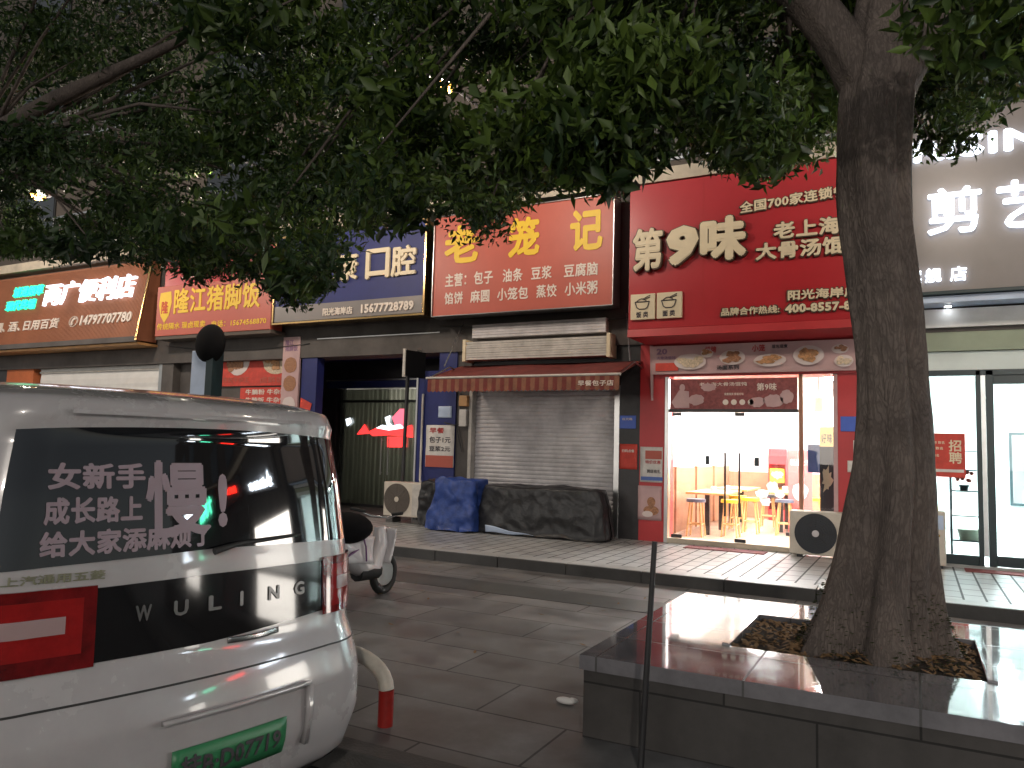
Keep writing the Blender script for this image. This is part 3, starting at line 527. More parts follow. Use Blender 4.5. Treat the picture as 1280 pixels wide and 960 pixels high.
text('隆江\n猪脚饭', 'ink_violet', stp, -12.08, -11.72, 3.55, 3.80, 12.329, .03, .004)
for cz_, mm in ((3.25, 'food_b'), (2.85, 'food_b'), (2.40, 'bowl_white')): build(MB().disc(-11.9, cz_, 12.322, .18, .17, wob=.05), 'dish', mm, stp)
bsk = thing('wall_notice', 'torn white and pink notice on the blue column by the menu banner', 'notice', (-11.4, 12.35, 1.8)); bx('sheet', 'paper_white', bsk, -11.63, -11.24, 12.365, 12.378, 1.4, 2.22); build(MB().add([(-11.62, 12.362, 2.15), (-11.60, 12.362, 2.55), (-11.28, 12.362, 2.42), (-11.33, 12.362, 2.25)], [(0, 3, 2, 1)]), 'flag', 'paper_red', bsk, solid=.003)
# 两广便利店 (sign face leans back)
s = thing('convenience_store_sign', 'brown convenience store sign with glowing white and green characters', 'shop sign', (-19, 11.9, 3.85))
def lean(x, z, o=0): return (x, 11.75+(z-3.9)*.16-o, z)
rb = MB(); n = 150
for i in range(n):
    x0 = -24+i*(7.75/n); x1 = x0+7.75/n*.62; rb.add([lean(x0, 3.98), lean(x1, 3.98), lean(x1, 5.85), lean(x0, 5.85), lean(x0, 3.98, .012), lean(x1, 3.98, .012), lean(x1, 5.85, .012), lean(x0, 5.85, .012)], [(4, 5, 6, 7), (0, 4, 7, 3), (1, 2, 6, 5)])
rb.add([lean(-24, 3.9), lean(-16.25, 3.9), lean(-16.25, 5.9), lean(-24, 5.9), (-24, 12.3, 3.9), (-16.25, 12.3, 3.9), (-16.25, 12.3, 5.9), (-24, 12.3, 5.9)], [(0, 1, 2, 3), (1, 5, 6, 2), (4, 0, 3, 7), (4, 5, 1, 0), (3, 2, 6, 7)])
build(rb, 'panel', 'brown_sign', s)
build(MB().add([lean(-24, 3.86, .03), lean(-16.2, 3.86, .03), lean(-16.2, 3.99, .03), lean(-24, 3.99, .03)], [(0, 1, 2, 3)]), 'bottom_rail', 'wall_dark', s, solid=.02)
build(MB().tube([lean(-16.22, 3.88, .03), lean(-16.22, 5.9, .03)], .03, 8), 'edge_tube', 'gold_metal', s)
build(MB().box(-24, -16.25, 11.8, 12.6, 3.80, 3.86), 'soffit', 'wood_table', s)
def leantext(t, m, x0, x1, z0, z1, bold, d=.03):
    text(t, m, s, 0, 0, 0, 0, 0, bold, fn=lambda u, v, w: lean(x0+u*(x1-x0), z0+v*(z1-z0), .013+w*d))
leantext('两广便利店', 'lit_white', -20.25, -16.65, 4.97, 5.58, .010, .07); leantext('城港烟草', 'lit_green', -21.75, -20.42, 5.30, 5.60, .02, .05); leantext('现代终端', 'lit_green', -21.95, -20.62, 4.93, 5.22, .02, .05)
leantext('香烟、', 'pale_letter', -22.6, -21.75, 4.34, 4.62, .02); leantext('酒、', 'pale_letter', -21.6, -21.05, 4.34, 4.62, .02); leantext('日用百货', 'pale_letter', -20.9, -19.4, 4.34, 4.62, .02); leantext('✆', 'pale_letter', -18.95, -18.62, 4.34, 4.62, .0); leantext('14797707780', 'pale_letter', -18.5, -16.55, 4.36, 4.62, .03)
# salon sign
s = sign('salon_sign', 'taupe hair salon sign with glowing white characters behind the tree trunk', 0.0, 8.2, 3.90, 6.45, 'taupe_panel', Y, 'teal_black', .05)
text('RISIM', 'lit_white', s, .02, 1.55, 5.73, 6.04, Y-.03, .03, .04); text('·造型', 'lit_white', s, 1.75, 2.6, 5.73, 6.04, Y-.03, .02, .04)
for ch, x0, x1 in (('剪', .18, .83), ('艺', 1.0, 1.66), ('坊', 1.85, 2.5)): text(ch, 'lit_white', s, x0, x1, 4.68, 5.32, Y-.03, .016, .05)
for ch, x0, x1 in (('旗', -.03, .10), ('舰', .14, .34), ('店', .44, .64)):
    if ch == '旗': x0, x1 = -.0, .10
    text(ch, 'lit_white', s, x0-(.08 if ch == '旗' else 0), x1, 4.02, 4.22, Y-.03, .025, .02)
# signs further along, reflected by the van
for x0, nm, mm, ww, z0 in ((9.6, 'white glowing', 'lit_far_white', 3.6, 4.0), (15.5, 'red glowing', 'lit_red', 3.2, 4.3), (21.5, 'green glowing', 'lit_far_green', 3.6, 4.0), (27.5, 'second white glowing', 'lit_far_white', 3.5, 4.4)):
    s = sign('far_shop_sign', '%s sign farther along the shop row, beyond the salon' % nm, x0, x0+ww+1, 3.8, 5.9, 'wall_dark', Y)
    text({'lit_red': '烧烤龙虾', 'lit_far_green': '大药房', 'lit_far_white': '水果超市'}[mm], mm, s, x0+.4, x0+.4+ww, z0, z0+.9, Y-.001, .04, .05)
#__OBJECTS__
# small projecting box sign + pole
s = thing('projecting_box_sign', 'unlit black box sign on a bracket between the blue and orange signs', 'sign', (-8.5, 12.2, 3.1))
v_ = [(-8.66, 11.98, 3.42), (-8.60, 11.96, 3.42), (-8.43, 12.36, 3.40), (-8.50, 12.36, 3.40)]
build(MB().add(v_+[(a, b, c-.5) for a, b, c in v_], [(0, 3, 2, 1), (4, 5, 6, 7), (0, 1, 5, 4), (1, 2, 6, 5), (2, 3, 7, 6), (3, 0, 4, 7)]), 'box', 'matt_black', s)
build(MB().box(-8.675, -8.62, 11.945, 11.985, 2.90, 3.44), 'edge_strip', 'dirty_white', s)
build(MB().cyl((-8.55, 12.2, 3.42), (-8.52, 12.4, 3.46), .012), 'bracket', 'steel', s)
tag(build(MB().cyl((-8.79, 12.25, .9), (-8.76, 12.25, 2.95), .038), 'downpipe', 'dark_metal'), 'thin black pipe standing in front of the curtained glass door', 'pipe')
# awning
aw = thing('striped_awning', 'faded red awning with striped valance over the closed grey shutter', 'awning', (-5.8, 11.7, 2.6))
build(MB().grid(lambda u, v: (-7.62+u*3.56, 11.28+v*1.08, 2.80+.32*v-.03*math.sin(u*PI*4)*math.sin(v*PI)), 24, 8), 'canopy', 'awning_red', aw, solid=.01)
build(MB().cyl((-7.66, 11.27, 2.79), (-4.04, 11.27, 2.79), .022), 'front_bar', 'dirty_white', aw)
for i in range(2):
    q = MB()
    for k in range(i, 44, 2):
        x = -7.62+k*3.56/44
        q.add([(x, 11.262, 2.775), (x+.0809, 11.262, 2.775), (x+.0809, 11.255, 2.56), (x+.04, 11.252, 2.535), (x, 11.255, 2.56)], [(4, 3, 2, 1, 0)])
    build(q, 'valance', ('awning_red', 'awning_stripe')[i], aw, solid=.004)
text('早餐包子店', 'pale_letter', aw, -4.75, -4.15, 2.61, 2.70, 11.25, .02, .002)
for x in (-7.6, -4.06): build(MB().tube([(x, 11.27, 2.79), (x+.02, 11.9, 3.05), (x, 12.4, 3.0)], .014, 6).tube([(x-.3 if x > -5 else x, 12.4, 4.0), (x, 11.75, 3.05)], .012, 6), 'arm', 'steel', aw)
# left hand wires on the pillar
wr = MB()
wr.tube([(-7.62, 12.39, 2.6), (-7.6, 12.37, 2.2), (-7.66, 12.36, 1.9), (-7.55, 12.37, 1.5)], .012, 6).tube([(-7.95, 12.36, 2.05), (-7.7, 12.33, 2.0), (-7.48, 12.38, 2.04)], .012, 6)
tag(build(wr, 'cable', 'dark_metal'), 'dangling dark cables on the grey column left of the shutter', 'cable')
e1 = thing('meter_box', 'small beige electric box on the grey column, under the awning', 'electric box', (-7.5, 12.4, 2.3)); bx('case', 'wood_table', e1, -7.62, -7.44, 12.32, 12.42, 2.36, 2.56, .01); bx('cover', 'paper_white', e1, -7.62, -7.46, 12.34, 12.42, 1.98, 2.3, .01)
# wall papers
def paper(name, label, cat, x0, x1, z0, z1, y, m, texts=(), tilt=0, extra=None):
    t = thing(name, label, cat, ((x0+x1)/2, y, z0))
    build(MB().grid(lambda u, v: (x0+u*(x1-x0), y-.004*math.sin(v*9+u*4)-.003, z0+v*(z1-z0)+tilt*(u-.5)), 6, 8), 'sheet', m, t, solid=.002)
    for (tx, a, b_, c, d_, mm) in texts: text(tx, mm, t, a, b_, c, d_, y-.008, .02, .002)
    if extra: extra(t)
    return t
paper('price_poster', 'white and orange handwritten price poster on the wall left of the shutter', 'poster', -8.36, -7.72, 1.2, 2.0, 12.37, 'paper_white', (('早餐', -8.28, -7.95, 1.84, 1.95, 'ink_red'), ('包子1元', -8.28, -7.8, 1.66, 1.78, 'ink_dark'), ('豆浆2元', -8.28, -7.8, 1.5, 1.6, 'ink_dark')),
      extra=lambda t: bx('lower_half', 'orange_sign', t, -8.35, -7.73, 12.357, 12.361, 1.2, 1.42))
paper('pale_blue_notice', 'pale blue notice on the blue column', 'notice', -8.1, -7.8, 2.14, 2.36, 12.37, 'blueish_metal')
paper('red_notice', 'small red notice on the black column right of the shutter', 'notice', -4.44, -4.13, 1.30, 1.72, 12.39, 'paper_red', (('扫码点餐', -4.40, -4.18, 1.58, 1.63, 'pale_letter'),))
def ex(t): bx('blue_strip', 'paper_blue', t, -4.05, -3.68, 12.356, 12.36, 1.13, 1.19); bx('yellow_strip', 'orange_sign', t, -3.98, -3.7, 12.356, 12.36, 1.48, 1.62)
paper('job_poster', 'orange and white advert sheet on the red column, above a photo poster', 'poster', -4.07, -3.69, 1.10, 1.68, 12.37, 'paper_white', (('特价优惠', -3.98, -3.72, 1.40, 1.46, 'ink_red'), ('到店有礼', -3.95, -3.72, 1.25, 1.31, 'ink_dark')), extra=ex)
def ex2(t):
    q = MB().disc(-3.87, .78, 12.355, .07, .08).disc(-3.87, .64, 12.354, .13, .08); build(q, 'picture', 'food_b', t); build(MB().disc(-3.93, .58, 12.350, .09, .05), 'bowl_picture', 'bowl_white', t)
paper('photo_poster', 'faded curled poster of a child with a bowl on the red column', 'poster', -4.10, -3.70, .48, 1.04, 12.37, 'photo_pink', extra=ex2)
plt = thing('blue_number_plate', 'blue enamel number plate on the black column', 'number plate', (-4.25, 12.38, 1.9)); bx('plate', 'plate_blue', plt, -4.45, -4.16, 12.383, 12.397, 1.98, 2.20, .004); text('红光路', 'pale_letter', plt, -4.4, -4.22, 2.12, 2.16, 12.382, .02, .002)
plt = thing('blue_number_plate', 'blue enamel number plate on the red column near the trunk', 'number plate', (-.8, 12.37, 1.9)); bx('plate', 'plate_blue', plt, -.99, -.55, 12.363, 12.377, 1.98, 2.2, .004)
paper('white_notice', 'small white notice beside the trunk on the red column, upper one', 'notice', -.82, -.6, 1.55, 1.85, 12.37, 'paper_white'); paper('white_notice', 'small square white notice on the red column, lower one', 'notice', -.9, -.72, 1.38, 1.55, 12.37, 'paper_white')
# air conditioners
def aircon(label, x, y, z, w=.86, h=.62, fan='fan_dark', rot=0, logo=None):
    t = thing('air_conditioner_unit', label, 'air conditioner', (x, y, z), 'outdoor air conditioner units'); d = .32
    bx('case', 'ac_white', t, x, x+w, y, y+d, z+.04, z+h, .015)
    fr_ = h*.43; cx_, cz_ = x+w*.36, z+.04+h*.47
    pr = [(0.0, .001), (fr_, .001)]
    q = MB(); n = 40
    q.disc(cx_, cz_, y-.006, fr_, fr_, n=n, t=.006); fan_o = build(q, 'fan_grille', fan, t)
    q = MB()
    for rr in [fr_*k/9 for k in range(2, 10)]: q.tube([(cx_+rr*math.cos(a*2*PI/36), y-.012, cz_+rr*math.sin(a*2*PI/36)) for a in range(37)], .0028, 5)
    for a in range(8): q.cyl((cx_, y-.012, cz_), (cx_+fr_*math.cos(a*PI/4), y-.012, cz_+fr_*math.sin(a*PI/4)), .003, n=5)
    build(q, 'guard_ring', 'dark_metal' if fan == 'fan_dark' else 'fan_brown', fan_o); build(MB().disc(cx_, cz_, y-.018, fr_*.17, fr_*.17, t=.01), 'hub', 'ac_white' if fan != 'fan_dark' else 'shutter_grey', fan_o)
    q = MB(); [q.box(a, a+.08, y+.03, y+d-.03, z, z+.038) for a in (x+.1, x+w-.2)]; build(q, 'foot', 'dark_metal', t)
    bx('side_panel', 'dirty_white', t, x+w*.76, x+w-.02, y-.006, y-.001, z+.08, z+h-.03)
    return t
aircon('beige outdoor unit with brown fan, standing left of the blue tarp', -9.0, 11.95, .22, .87, .68, 'fan_brown'); 
for o_, lb in ((-8.95, 'left'), (-8.35, 'right')): tag(build(MB().box(o_, o_+.15, 11.98, 12.25, .14, .22), 'concrete_block', 'kerb_stone'), 'low concrete block under the %s foot of the outdoor unit beside the blue tarp' % lb, 'block', 'blocks under the outdoor unit')
aircon('cream outdoor unit with large black fan, at the noodle shop door', -1.66, 11.95, .142, 1.0, .66, 'fan_dark')
a3 = thing('air_conditioner_unit', 'tall white outdoor unit seen from its plain end, right of the trunk', 'air conditioner', (.15, 12, .14), 'outdoor air conditioner units')
bx('case', 'ac_white', a3, -.35, .335, 11.96, 12.28, .18, .90, .015); bx('label_panel', 'blueish_metal', a3, .12, .31, 11.952, 11.959, .66, .85); bx('foot', 'dark_metal', a3, -.3, .3, 12.0, 12.24, .14, .18); build(MB().disc(.22, .58, 11.952, .05, .03), 'badge', 'gold_metal', a3)
ys = thing('yellow_card', 'yellow card leaning on top of the tall white outdoor unit', 'card', (.15, 12.1, .9)); build(MB().add([(.02, 12.1, .905), (.26, 12.1, .905), (.24, 12.16, 1.08), (.0, 12.16, 1.05)], [(0, 1, 2, 3)]), 'sheet', 'paper_yellow', ys, solid=.006); text('出租', 'paper_red', ys, .06, .2, .95, 1.02, 12.105, .02, .003)
def cab(lb, pts, r=.011, nm='cable'): tag(build(MB().tube(pts, r, 6), nm, 'dark_metal'), lb, 'cable')
def sag(a, b, d, n=14): return [Vector(a).lerp(Vector(b), k/n)-Vector((0, 0, d*4*(k/n)*(1-k/n))) for k in range(n+1)]
cab('black cable sagging above the roller housing of the bun shop', sag((-8.1, 12.3, 3.92), (-4.3, 12.3, 3.86), .10)); cab('thin cable drooping under the pork rice sign to the blue column', sag((-15.9, 12.3, 3.82), (-11.4, 12.33, 3.7), .12), .009)
tag(build(MB().tube([(-8.3, 12.25, .7), (-8.42, 12.3, .95), (-8.46, 12.36, 1.2), (-8.46, 12.36, 2.6)], .022, 8), 'refrigerant_hose', 'dirty_white'), 'white insulated hose running up the blue column from the outdoor unit', 'hose')
tag(build(MB().tube([(-.72, 12.1, .6), (-.6, 12.25, .7), (-.56, 12.34, 1.1), (-.58, 12.34, 2.7)], .022, 8), 'refrigerant_hose', 'dirty_white'), 'white insulated hose running up the red column behind the trunk', 'hose')
zp = thing('recruitment_poster', 'red recruitment poster hanging in the salon window', 'poster', (.3, 12.35, 1.36)); bx('sheet', 'paper_red', zp, .10, .60, 12.355, 12.365, 1.36, 1.97); text('招\n聘', 'cream_letter', zp, .40, .56, 1.55, 1.88, 12.354, .02, .003)
text('发型师 数名', 'cream_letter', zp, .13, .35, 1.82, 1.86, 12.354, .02, .003); text('助理 数名', 'cream_letter', zp, .13, .33, 1.74, 1.78, 12.354, .02, .003); text('前台 2名', 'cream_letter', zp, .13, .28, 1.64, 1.68, 12.354, .02, .003); bx('white_strip', 'paper_white', zp, .13, .58, 12.349, 12.354, 1.43, 1.47)
# door mats
for n_, lb, x0, x1, y0, y1 in (('a', 'worn red doormat in front of the noodle shop door', -3.2, -2.0, 11.85, 12.2), ('b', 'faded red doormat in front of the salon door', .55, 1.9, 11.9, 12.22)): tag(bx('doormat', 'mat_red', None, x0, x1, y0, y1, .1405, .152, .003), lb, 'doormat')
# tarped heaps
def tarp(name, label, m, x0, x1, y0, y1, h, folds, seed, extra=0):
    r = random.Random(seed); ph = [r.uniform(0, 6) for _ in range(6)]
    t = MB(); N, K = 180, 40; cx_, cy_ = (x0+x1)/2, (y0+y1)/2; hx, hy = (x1-x0)/2, (y1-y0)/2
    def fn(u, v):
        a = u*2*PI; ca, sa = math.cos(a), math.sin(a); k = (abs(ca)**6+abs(sa)**6)**(-1/6)
        if v < .45: s_ = v/.45; z = h*(1-.03*s_)+.015*math.sin(7*ca*s_+ph[0])+.012*math.sin(9*sa*s_+ph[1]); f = s_*.9
        else:
            s_ = (v-.45)/.55; z = h*.97*(1-s_)+.14*s_+.0; w = math.sin(a*folds+ph[2]+s_*1.5)*.5+math.sin(a*folds*1.7+ph[3])*.35
            f = .9+.12*s_**.6+.07*w*s_/max(hx, hy)*.6
            if s_ > .9: z = .145+.02*(1+w)
        return (cx_+hx*k*ca*f, cy_+hy*k*sa*f, z)
    t.grid(fn, N, K); from mathutils import noise as nz
    def crumple(p):
        k = 1.0 if p[2] > .2 else .4; q = Vector(p); a_ = nz.noise_vector(q*3.2+Vector((seed, 0, 0)))*.075*k+nz.noise_vector(q*8)*.03*k; rz = 1-abs(nz.noise(q*5+Vector((0, seed, 0))))*2; fl = 1+extra*max(0, .9-p[2])*.3
        a_ = a_*(.45 if x1-x0 > 1.5 else 1)
        return (cx_+(p[0]-cx_)*fl+a_.x, cy_+(p[1]-cy_)*fl+a_.y-.02*rz, max(.146, p[2]+a_.z*.8*(p[2]-.14)))
    t.v = [crumple(p) for p in t.v]; o = build(t, name, m); return tag(o, label, 'tarpaulin heap')
tarp('tarpaulin_cover', 'long low heap under a black tarpaulin in front of the shutter', 'tarp_black', -6.75, -4.42, 11.5, 12.25, .98, 11, 2)
tarp('tarpaulin_cover', 'crumpled blue tarpaulin heap left of the black one', 'tarp_blue', -7.55, -6.72, 11.35, 12.0, 1.06, 7, 5, .7)
tarp('dark_sack', 'dark covered heap between the outdoor unit and the blue tarpaulin', 'tarp_black', -8.05, -7.45, 11.7, 12.2, .98, 6, 9)
tag(build(MB().grid(lambda u, v: (-6.45+u*.9, 11.42-.02*v, .18+.12*v*(1-u)+.01*math.sin(u*9)), 12, 4), 'plastic_sheet', 'blueish_metal', solid=.004), 'pale blue plastic strip showing under the black tarpaulin', 'plastic sheet')
# tables and stools in the restaurant
def table(x, y, l, label):
    t = thing('dining_table', label, 'table', (x, y, .142), 'tables in the noodle shop'); bx('tabletop', 'wood_table', t, x-.35, x+.35, y-l/2, y+l/2, .86, .90, .006)
    for yy in (y-l/2+.2, y+l/2-.2): bx('leg', 'dark_metal', t, x-.04, x+.04, yy-.04, yy+.04, .142, .86)
    return t
table(-3.35, 14.6, 1.5, 'wooden table nearest the glass doors'); table(-3.35, 16.6, 1.5, 'wooden table against the back left of the noodle shop'); table(-2.3, 15.9, 1.2, 'free-standing wooden table in the middle of the noodle shop')
def stool_proto(m):
    t = thing('bar_stool', '', 'stool', (0, 0, 0), 'stools in the noodle shop')
    build(MB().cyl((0, 0, .60), (0, 0, .655), .17, .165, 24), 'seat', m, t, .012)
    for k in range(4):
        a = PI/4+k*PI/2; build(MB().tube([(.12*math.cos(a), .12*math.sin(a), .6), (.19*math.cos(a), .19*math.sin(a), 0)], .016, 8), 'leg', 'wood_pale', t)
    q = MB(); P = [(.165*math.cos(PI/4+k*PI/2), .165*math.sin(PI/4+k*PI/2), .22) for k in range(5)]
    for k in range(4): q.cyl(P[k], P[k+1], .011, n=8)
    build(q, 'stretcher', 'wood_pale', t); return t
def copy_tree(o, loc, label):
    r = o.copy(); COL.objects.link(r); r.location = loc; r['label'] = label
    for c in o.children:
        d = c.copy(); COL.objects.link(d); d.parent = r
        for g in c.children: e = g.copy(); COL.objects.link(e); e.parent = d
    return r
sy, sgr = stool_proto('yellow_vinyl'), stool_proto('grey_vinyl')
sy.location = (-2.92, 13.95, .142); sy['label'] = 'yellow topped stool nearest the glass doors'
copy_tree(sy, (-2.75, 14.9, .142), 'yellow topped stool on the aisle side of the first table'); copy_tree(sy, (-3.1, 15.45, .142), 'yellow topped stool between the first and second tables'); copy_tree(sy, (-1.75, 16.0, .142), 'yellow topped stool right of the middle table')
sgr.location = (-3.45, 13.62, .142); sgr['label'] = 'grey topped stool beside the left wall by the door'
copy_tree(sgr, (-2.15, 14.9, .142), 'grey topped stool in front of the middle table'); copy_tree(sgr, (-2.7, 16.5, .142), 'grey topped stool behind the middle table'); 
for i, (x, y) in enumerate(((-3.3, 14.3), (-3.2, 15.0), (-2.3, 16.0))):
    c_ = thing('condiment_pot', 'small white condiment pot with lid on the %s' % ('front of the first wooden table', 'back of the first wooden table', 'middle wooden table')[i], 'pot', (x, y, .9), 'pots on the tables')
    build(MB().cyl((x, y, .9), (x, y, .98), .05, .055), 'pot', 'white_paint', c_); build(MB().cyl((x, y, .98), (x, y, .995), .058, .03), 'lid', 'white_paint', c_)
sd = thing('roll_up_banner', 'red and white roll-up banner inside the noodle shop', 'banner stand', (-1.9, 15, .142)); bx('sheet', 'pink_red', sd, -2.1, -1.68, 15.0, 15.01, .2, 1.7); bx('base', 'dark_metal', sd, -2.13, -1.65, 14.9, 15.1, .142, .2); text('新品上市', 'pale_letter', sd, -2.06, -1.72, 1.42, 1.54, 14.999, .03, .004); build(MB().disc(-1.89, .95, 14.992, .14, .16, wob=.12), 'dish_picture', 'paper_white', sd)
sd = thing('red_drinks_fridge', 'red drinks fridge at the back of the noodle shop', 'fridge', (-2.6, 18.2, .142)); bx('cabinet', 'red_paint', sd, -2.95, -2.55, 18.0, 18.5, .16, 1.75, .02); bx('door', 'glass_dim', sd, -2.92, -2.58, 17.98, 17.999, .4, 1.4); bx('price_card', 'paper_yellow', sd, -2.9, -2.6, 17.97, 17.979, 1.0, 1.3)
st = thing('door_sticker', 'white cartoon-free bowl shaped sticker on the right glass door', 'sticker', (-1.95, 12.4, 1)); st['label'] = 'white round steam sticker on the right glass door'
q = MB(); [q.disc(-2.12+a, 1.0+b_, 12.421, r_, r_*.8, wob=.2, t=.002) for a, b_, r_ in ((0, 0, .10), (.15, .12, .09), (.05, -.12, .08), (.26, .0, .07), (.22, .3, .08))]; build(q, 'decal', 'decal_white', st)
sb_ = thing('blue_box_sign', 'blue notice hanging inside the side pane of the noodle shop', 'notice', (-1.4, 12.6, 1.5)); bx('sheet', 'paper_blue', sb_, -1.48, -1.3, 12.6, 12.61, 1.35, 1.78)
wl = thing('pendant_lamp', 'small amber pendant lamp inside the side pane', 'pendant lamp', (-1.35, 12.9, 2.6)); build(MB().cyl((-1.35, 12.9, 2.3), (-1.35, 12.9, 2.52), .085, .07), 'lamp_shade', 'warm_lamp', wl); build(MB().cyl((-1.35, 12.9, 2.52), (-1.35, 12.9, 3.1), .006), 'cord', 'dark_metal', wl)
bk = thing('black_standing_banner', 'black and gold food banner standing behind the side pane', 'banner', (-1.2, 12.6, .142)); bx('sheet', 'ink_dark', bk, -1.30, -1.1, 12.55, 12.56, .6, 2.05); bx('gold_top', 'gold_metal', bk, -1.30, -1.1, 12.54, 12.549, 1.75, 2.05); build(MB().disc(-1.2, 1.25, 12.545, .07, .18, wob=.4, t=.003), 'dish_picture', 'cream_letter', bk); text('好味', 'pale_letter', bk, -1.28, -1.12, 1.8, 1.95, 12.538, .02, .002)
# salon fittings
sf = thing('display_shelf', 'black metal shelf with plants just inside the salon window', 'shelf', (.55, 13, .14))
q = MB(); [q.box(x, x+.025, y, y+.025, .143, 1.75) for x in (.42, .92) for y in (12.75, 13.05)]; build(q, 'frame', 'teal_black', sf)
for z in (.45, .8, 1.15, 1.45, 1.72): bx('shelf_board', 'teal_black' if z != .8 else 'salon_wall', sf, .43, .93, 12.76, 13.06, z, z+.02)
pt = thing('flower_pot', 'orange flowers in a dark pot on the salon shelf', 'potted plant', (.6, 12.9, 1.17)); build(MB().cyl((.6, 12.9, 1.17), (.6, 12.9, 1.25), .05, .07), 'pot', 'teal_black', pt)
q = MB(); [q.sphere((.6+random.uniform(-.1, .1), 12.9+random.uniform(-.06, .06), 1.3+random.uniform(0, .13)), .03, 8) for _ in range(16)]; build(q, 'flowers', 'orange_sign', pt)
pt = thing('storage_tub', 'teal plastic tub on the lowest shelf in the salon', 'tub', (.65, 12.9, .47)); build(MB().cyl((.65, 12.9, .47), (.65, 12.9, .62), .12, .15, 20), 'tub', 'green_tape', pt)
def salon_chair(x, y, lb):
    t = thing('salon_chair', lb, 'chair', (x, y, .143), 'grey salon chairs'); build(MB().sphere((x, y+.18, .98), .26, 16, (1, .35, 1.2)), 'backrest', 'shutter_grey', t); build(MB().sphere((x, y, .62), .27, 16, (1, 1, .35)), 'seat', 'shutter_grey', t)
    build(MB().cyl((x, y, .16), (x, y, .56), .03), 'pedestal', 'chrome', t); build(MB().cyl((x, y, .143), (x, y, .165), .24), 'base', 'chrome', t)
for i, (x, y) in enumerate(((1.9, 16.0), (2.7, 16.2), (3.5, 16.4), (2.3, 17.6), (3.2, 17.8))): salon_chair(x, y, 'grey padded salon chair, %s' % ('front left in the salon', 'second in the front row', 'third in the front row', 'back row nearest the mirror', 'back row farther right')[i])
mr = thing('wall_mirror', 'tall dark framed mirror on the salon back wall', 'mirror', (2, 18.9, .5)); bx('frame', 'teal_black', mr, 1.7, 2.5, 18.9, 18.95, .7, 2.2); bx('glass', 'chrome', mr, 1.75, 2.45, 18.89, 18.899, .75, 2.15)
# street post with dark round head (far left)
sp_ = thing('street_post', 'pale blue square post with a dark round head, behind the van', 'post', (-11.4, 9.7, .14))
build(MB().box(-11.62, -11.22, 9.55, 9.75, .14, 3.2), 'post', 'blueish_metal', sp_, .01); bx('edge', 'teal_black', sp_, -11.218, -11.05, 9.53, 9.77, .14, 3.2); build(MB().sphere((-11.22, 9.6, 3.32), .36, 24, (1, .4, 1)), 'round_head', 'matt_black', sp_)
# bollard
bo = thing('hoop_bollard', 'low hoop bollard with white arch and red leg, behind the van corner', 'bollard', (-2.9, 3.75, 0))
pts = [(-3.25, 3.62, .16)]+[(-2.98-.27*math.cos(a*PI/12), 3.66, .16+.20*math.sin(a*PI/12)) for a in range(1, 12)]+[(-2.71, 3.7, .16)]
pts = [(-2.98-.27*math.cos(a*PI/14), 3.70, .20+.17*math.sin(a*PI/14)) for a in range(15)]
build(MB().tube(pts, .043, 16), 'arch', 'bollard_white', bo)
for x in (-3.25, -2.71): build(MB().cyl((x, 3.7, 0), (x, 3.7, .2), .044, n=16), 'leg', 'bollard_red', bo); 
tag(build(MB().sphere((-1.98, 4.6, .022), .05, 12, (1.35, .6, .42)).sphere((-1.93, 4.6, .03), .03, 10, (1.2, .6, .6)), 'crumpled_tissue', 'white_paint'), 'crumpled white tissue on the pavement beside the planter corner', 'litter')
tag(build(MB().cyl((-1.26, 3.9, -.0), (-1.20, 3.9, 1.14), .017, .014), 'metal_stake', 'dark_metal'), 'thin dark metal stake standing in front of the planter', 'stake')
for i in range(22):
    x, y = random.uniform(-6, -1.8), random.uniform(3.6, 9)
    if i == 0: lv = MB()
    a = random.uniform(0, 6); c, n = math.cos(a)*.035, math.sin(a)*.035; lv.quad((x-c, y-n, .008), (x+n*.4, y-c*.4, .012), (x+c, y+n, .02), (x-n*.4, y+c*.4, .01))
o = build(lv, 'fallen_leaves', 'leaf_dead'); o['kind'] = 'stuff'; o['label'] = 'a few fallen leaves on the stone pavement'; o['category'] = 'leaves'
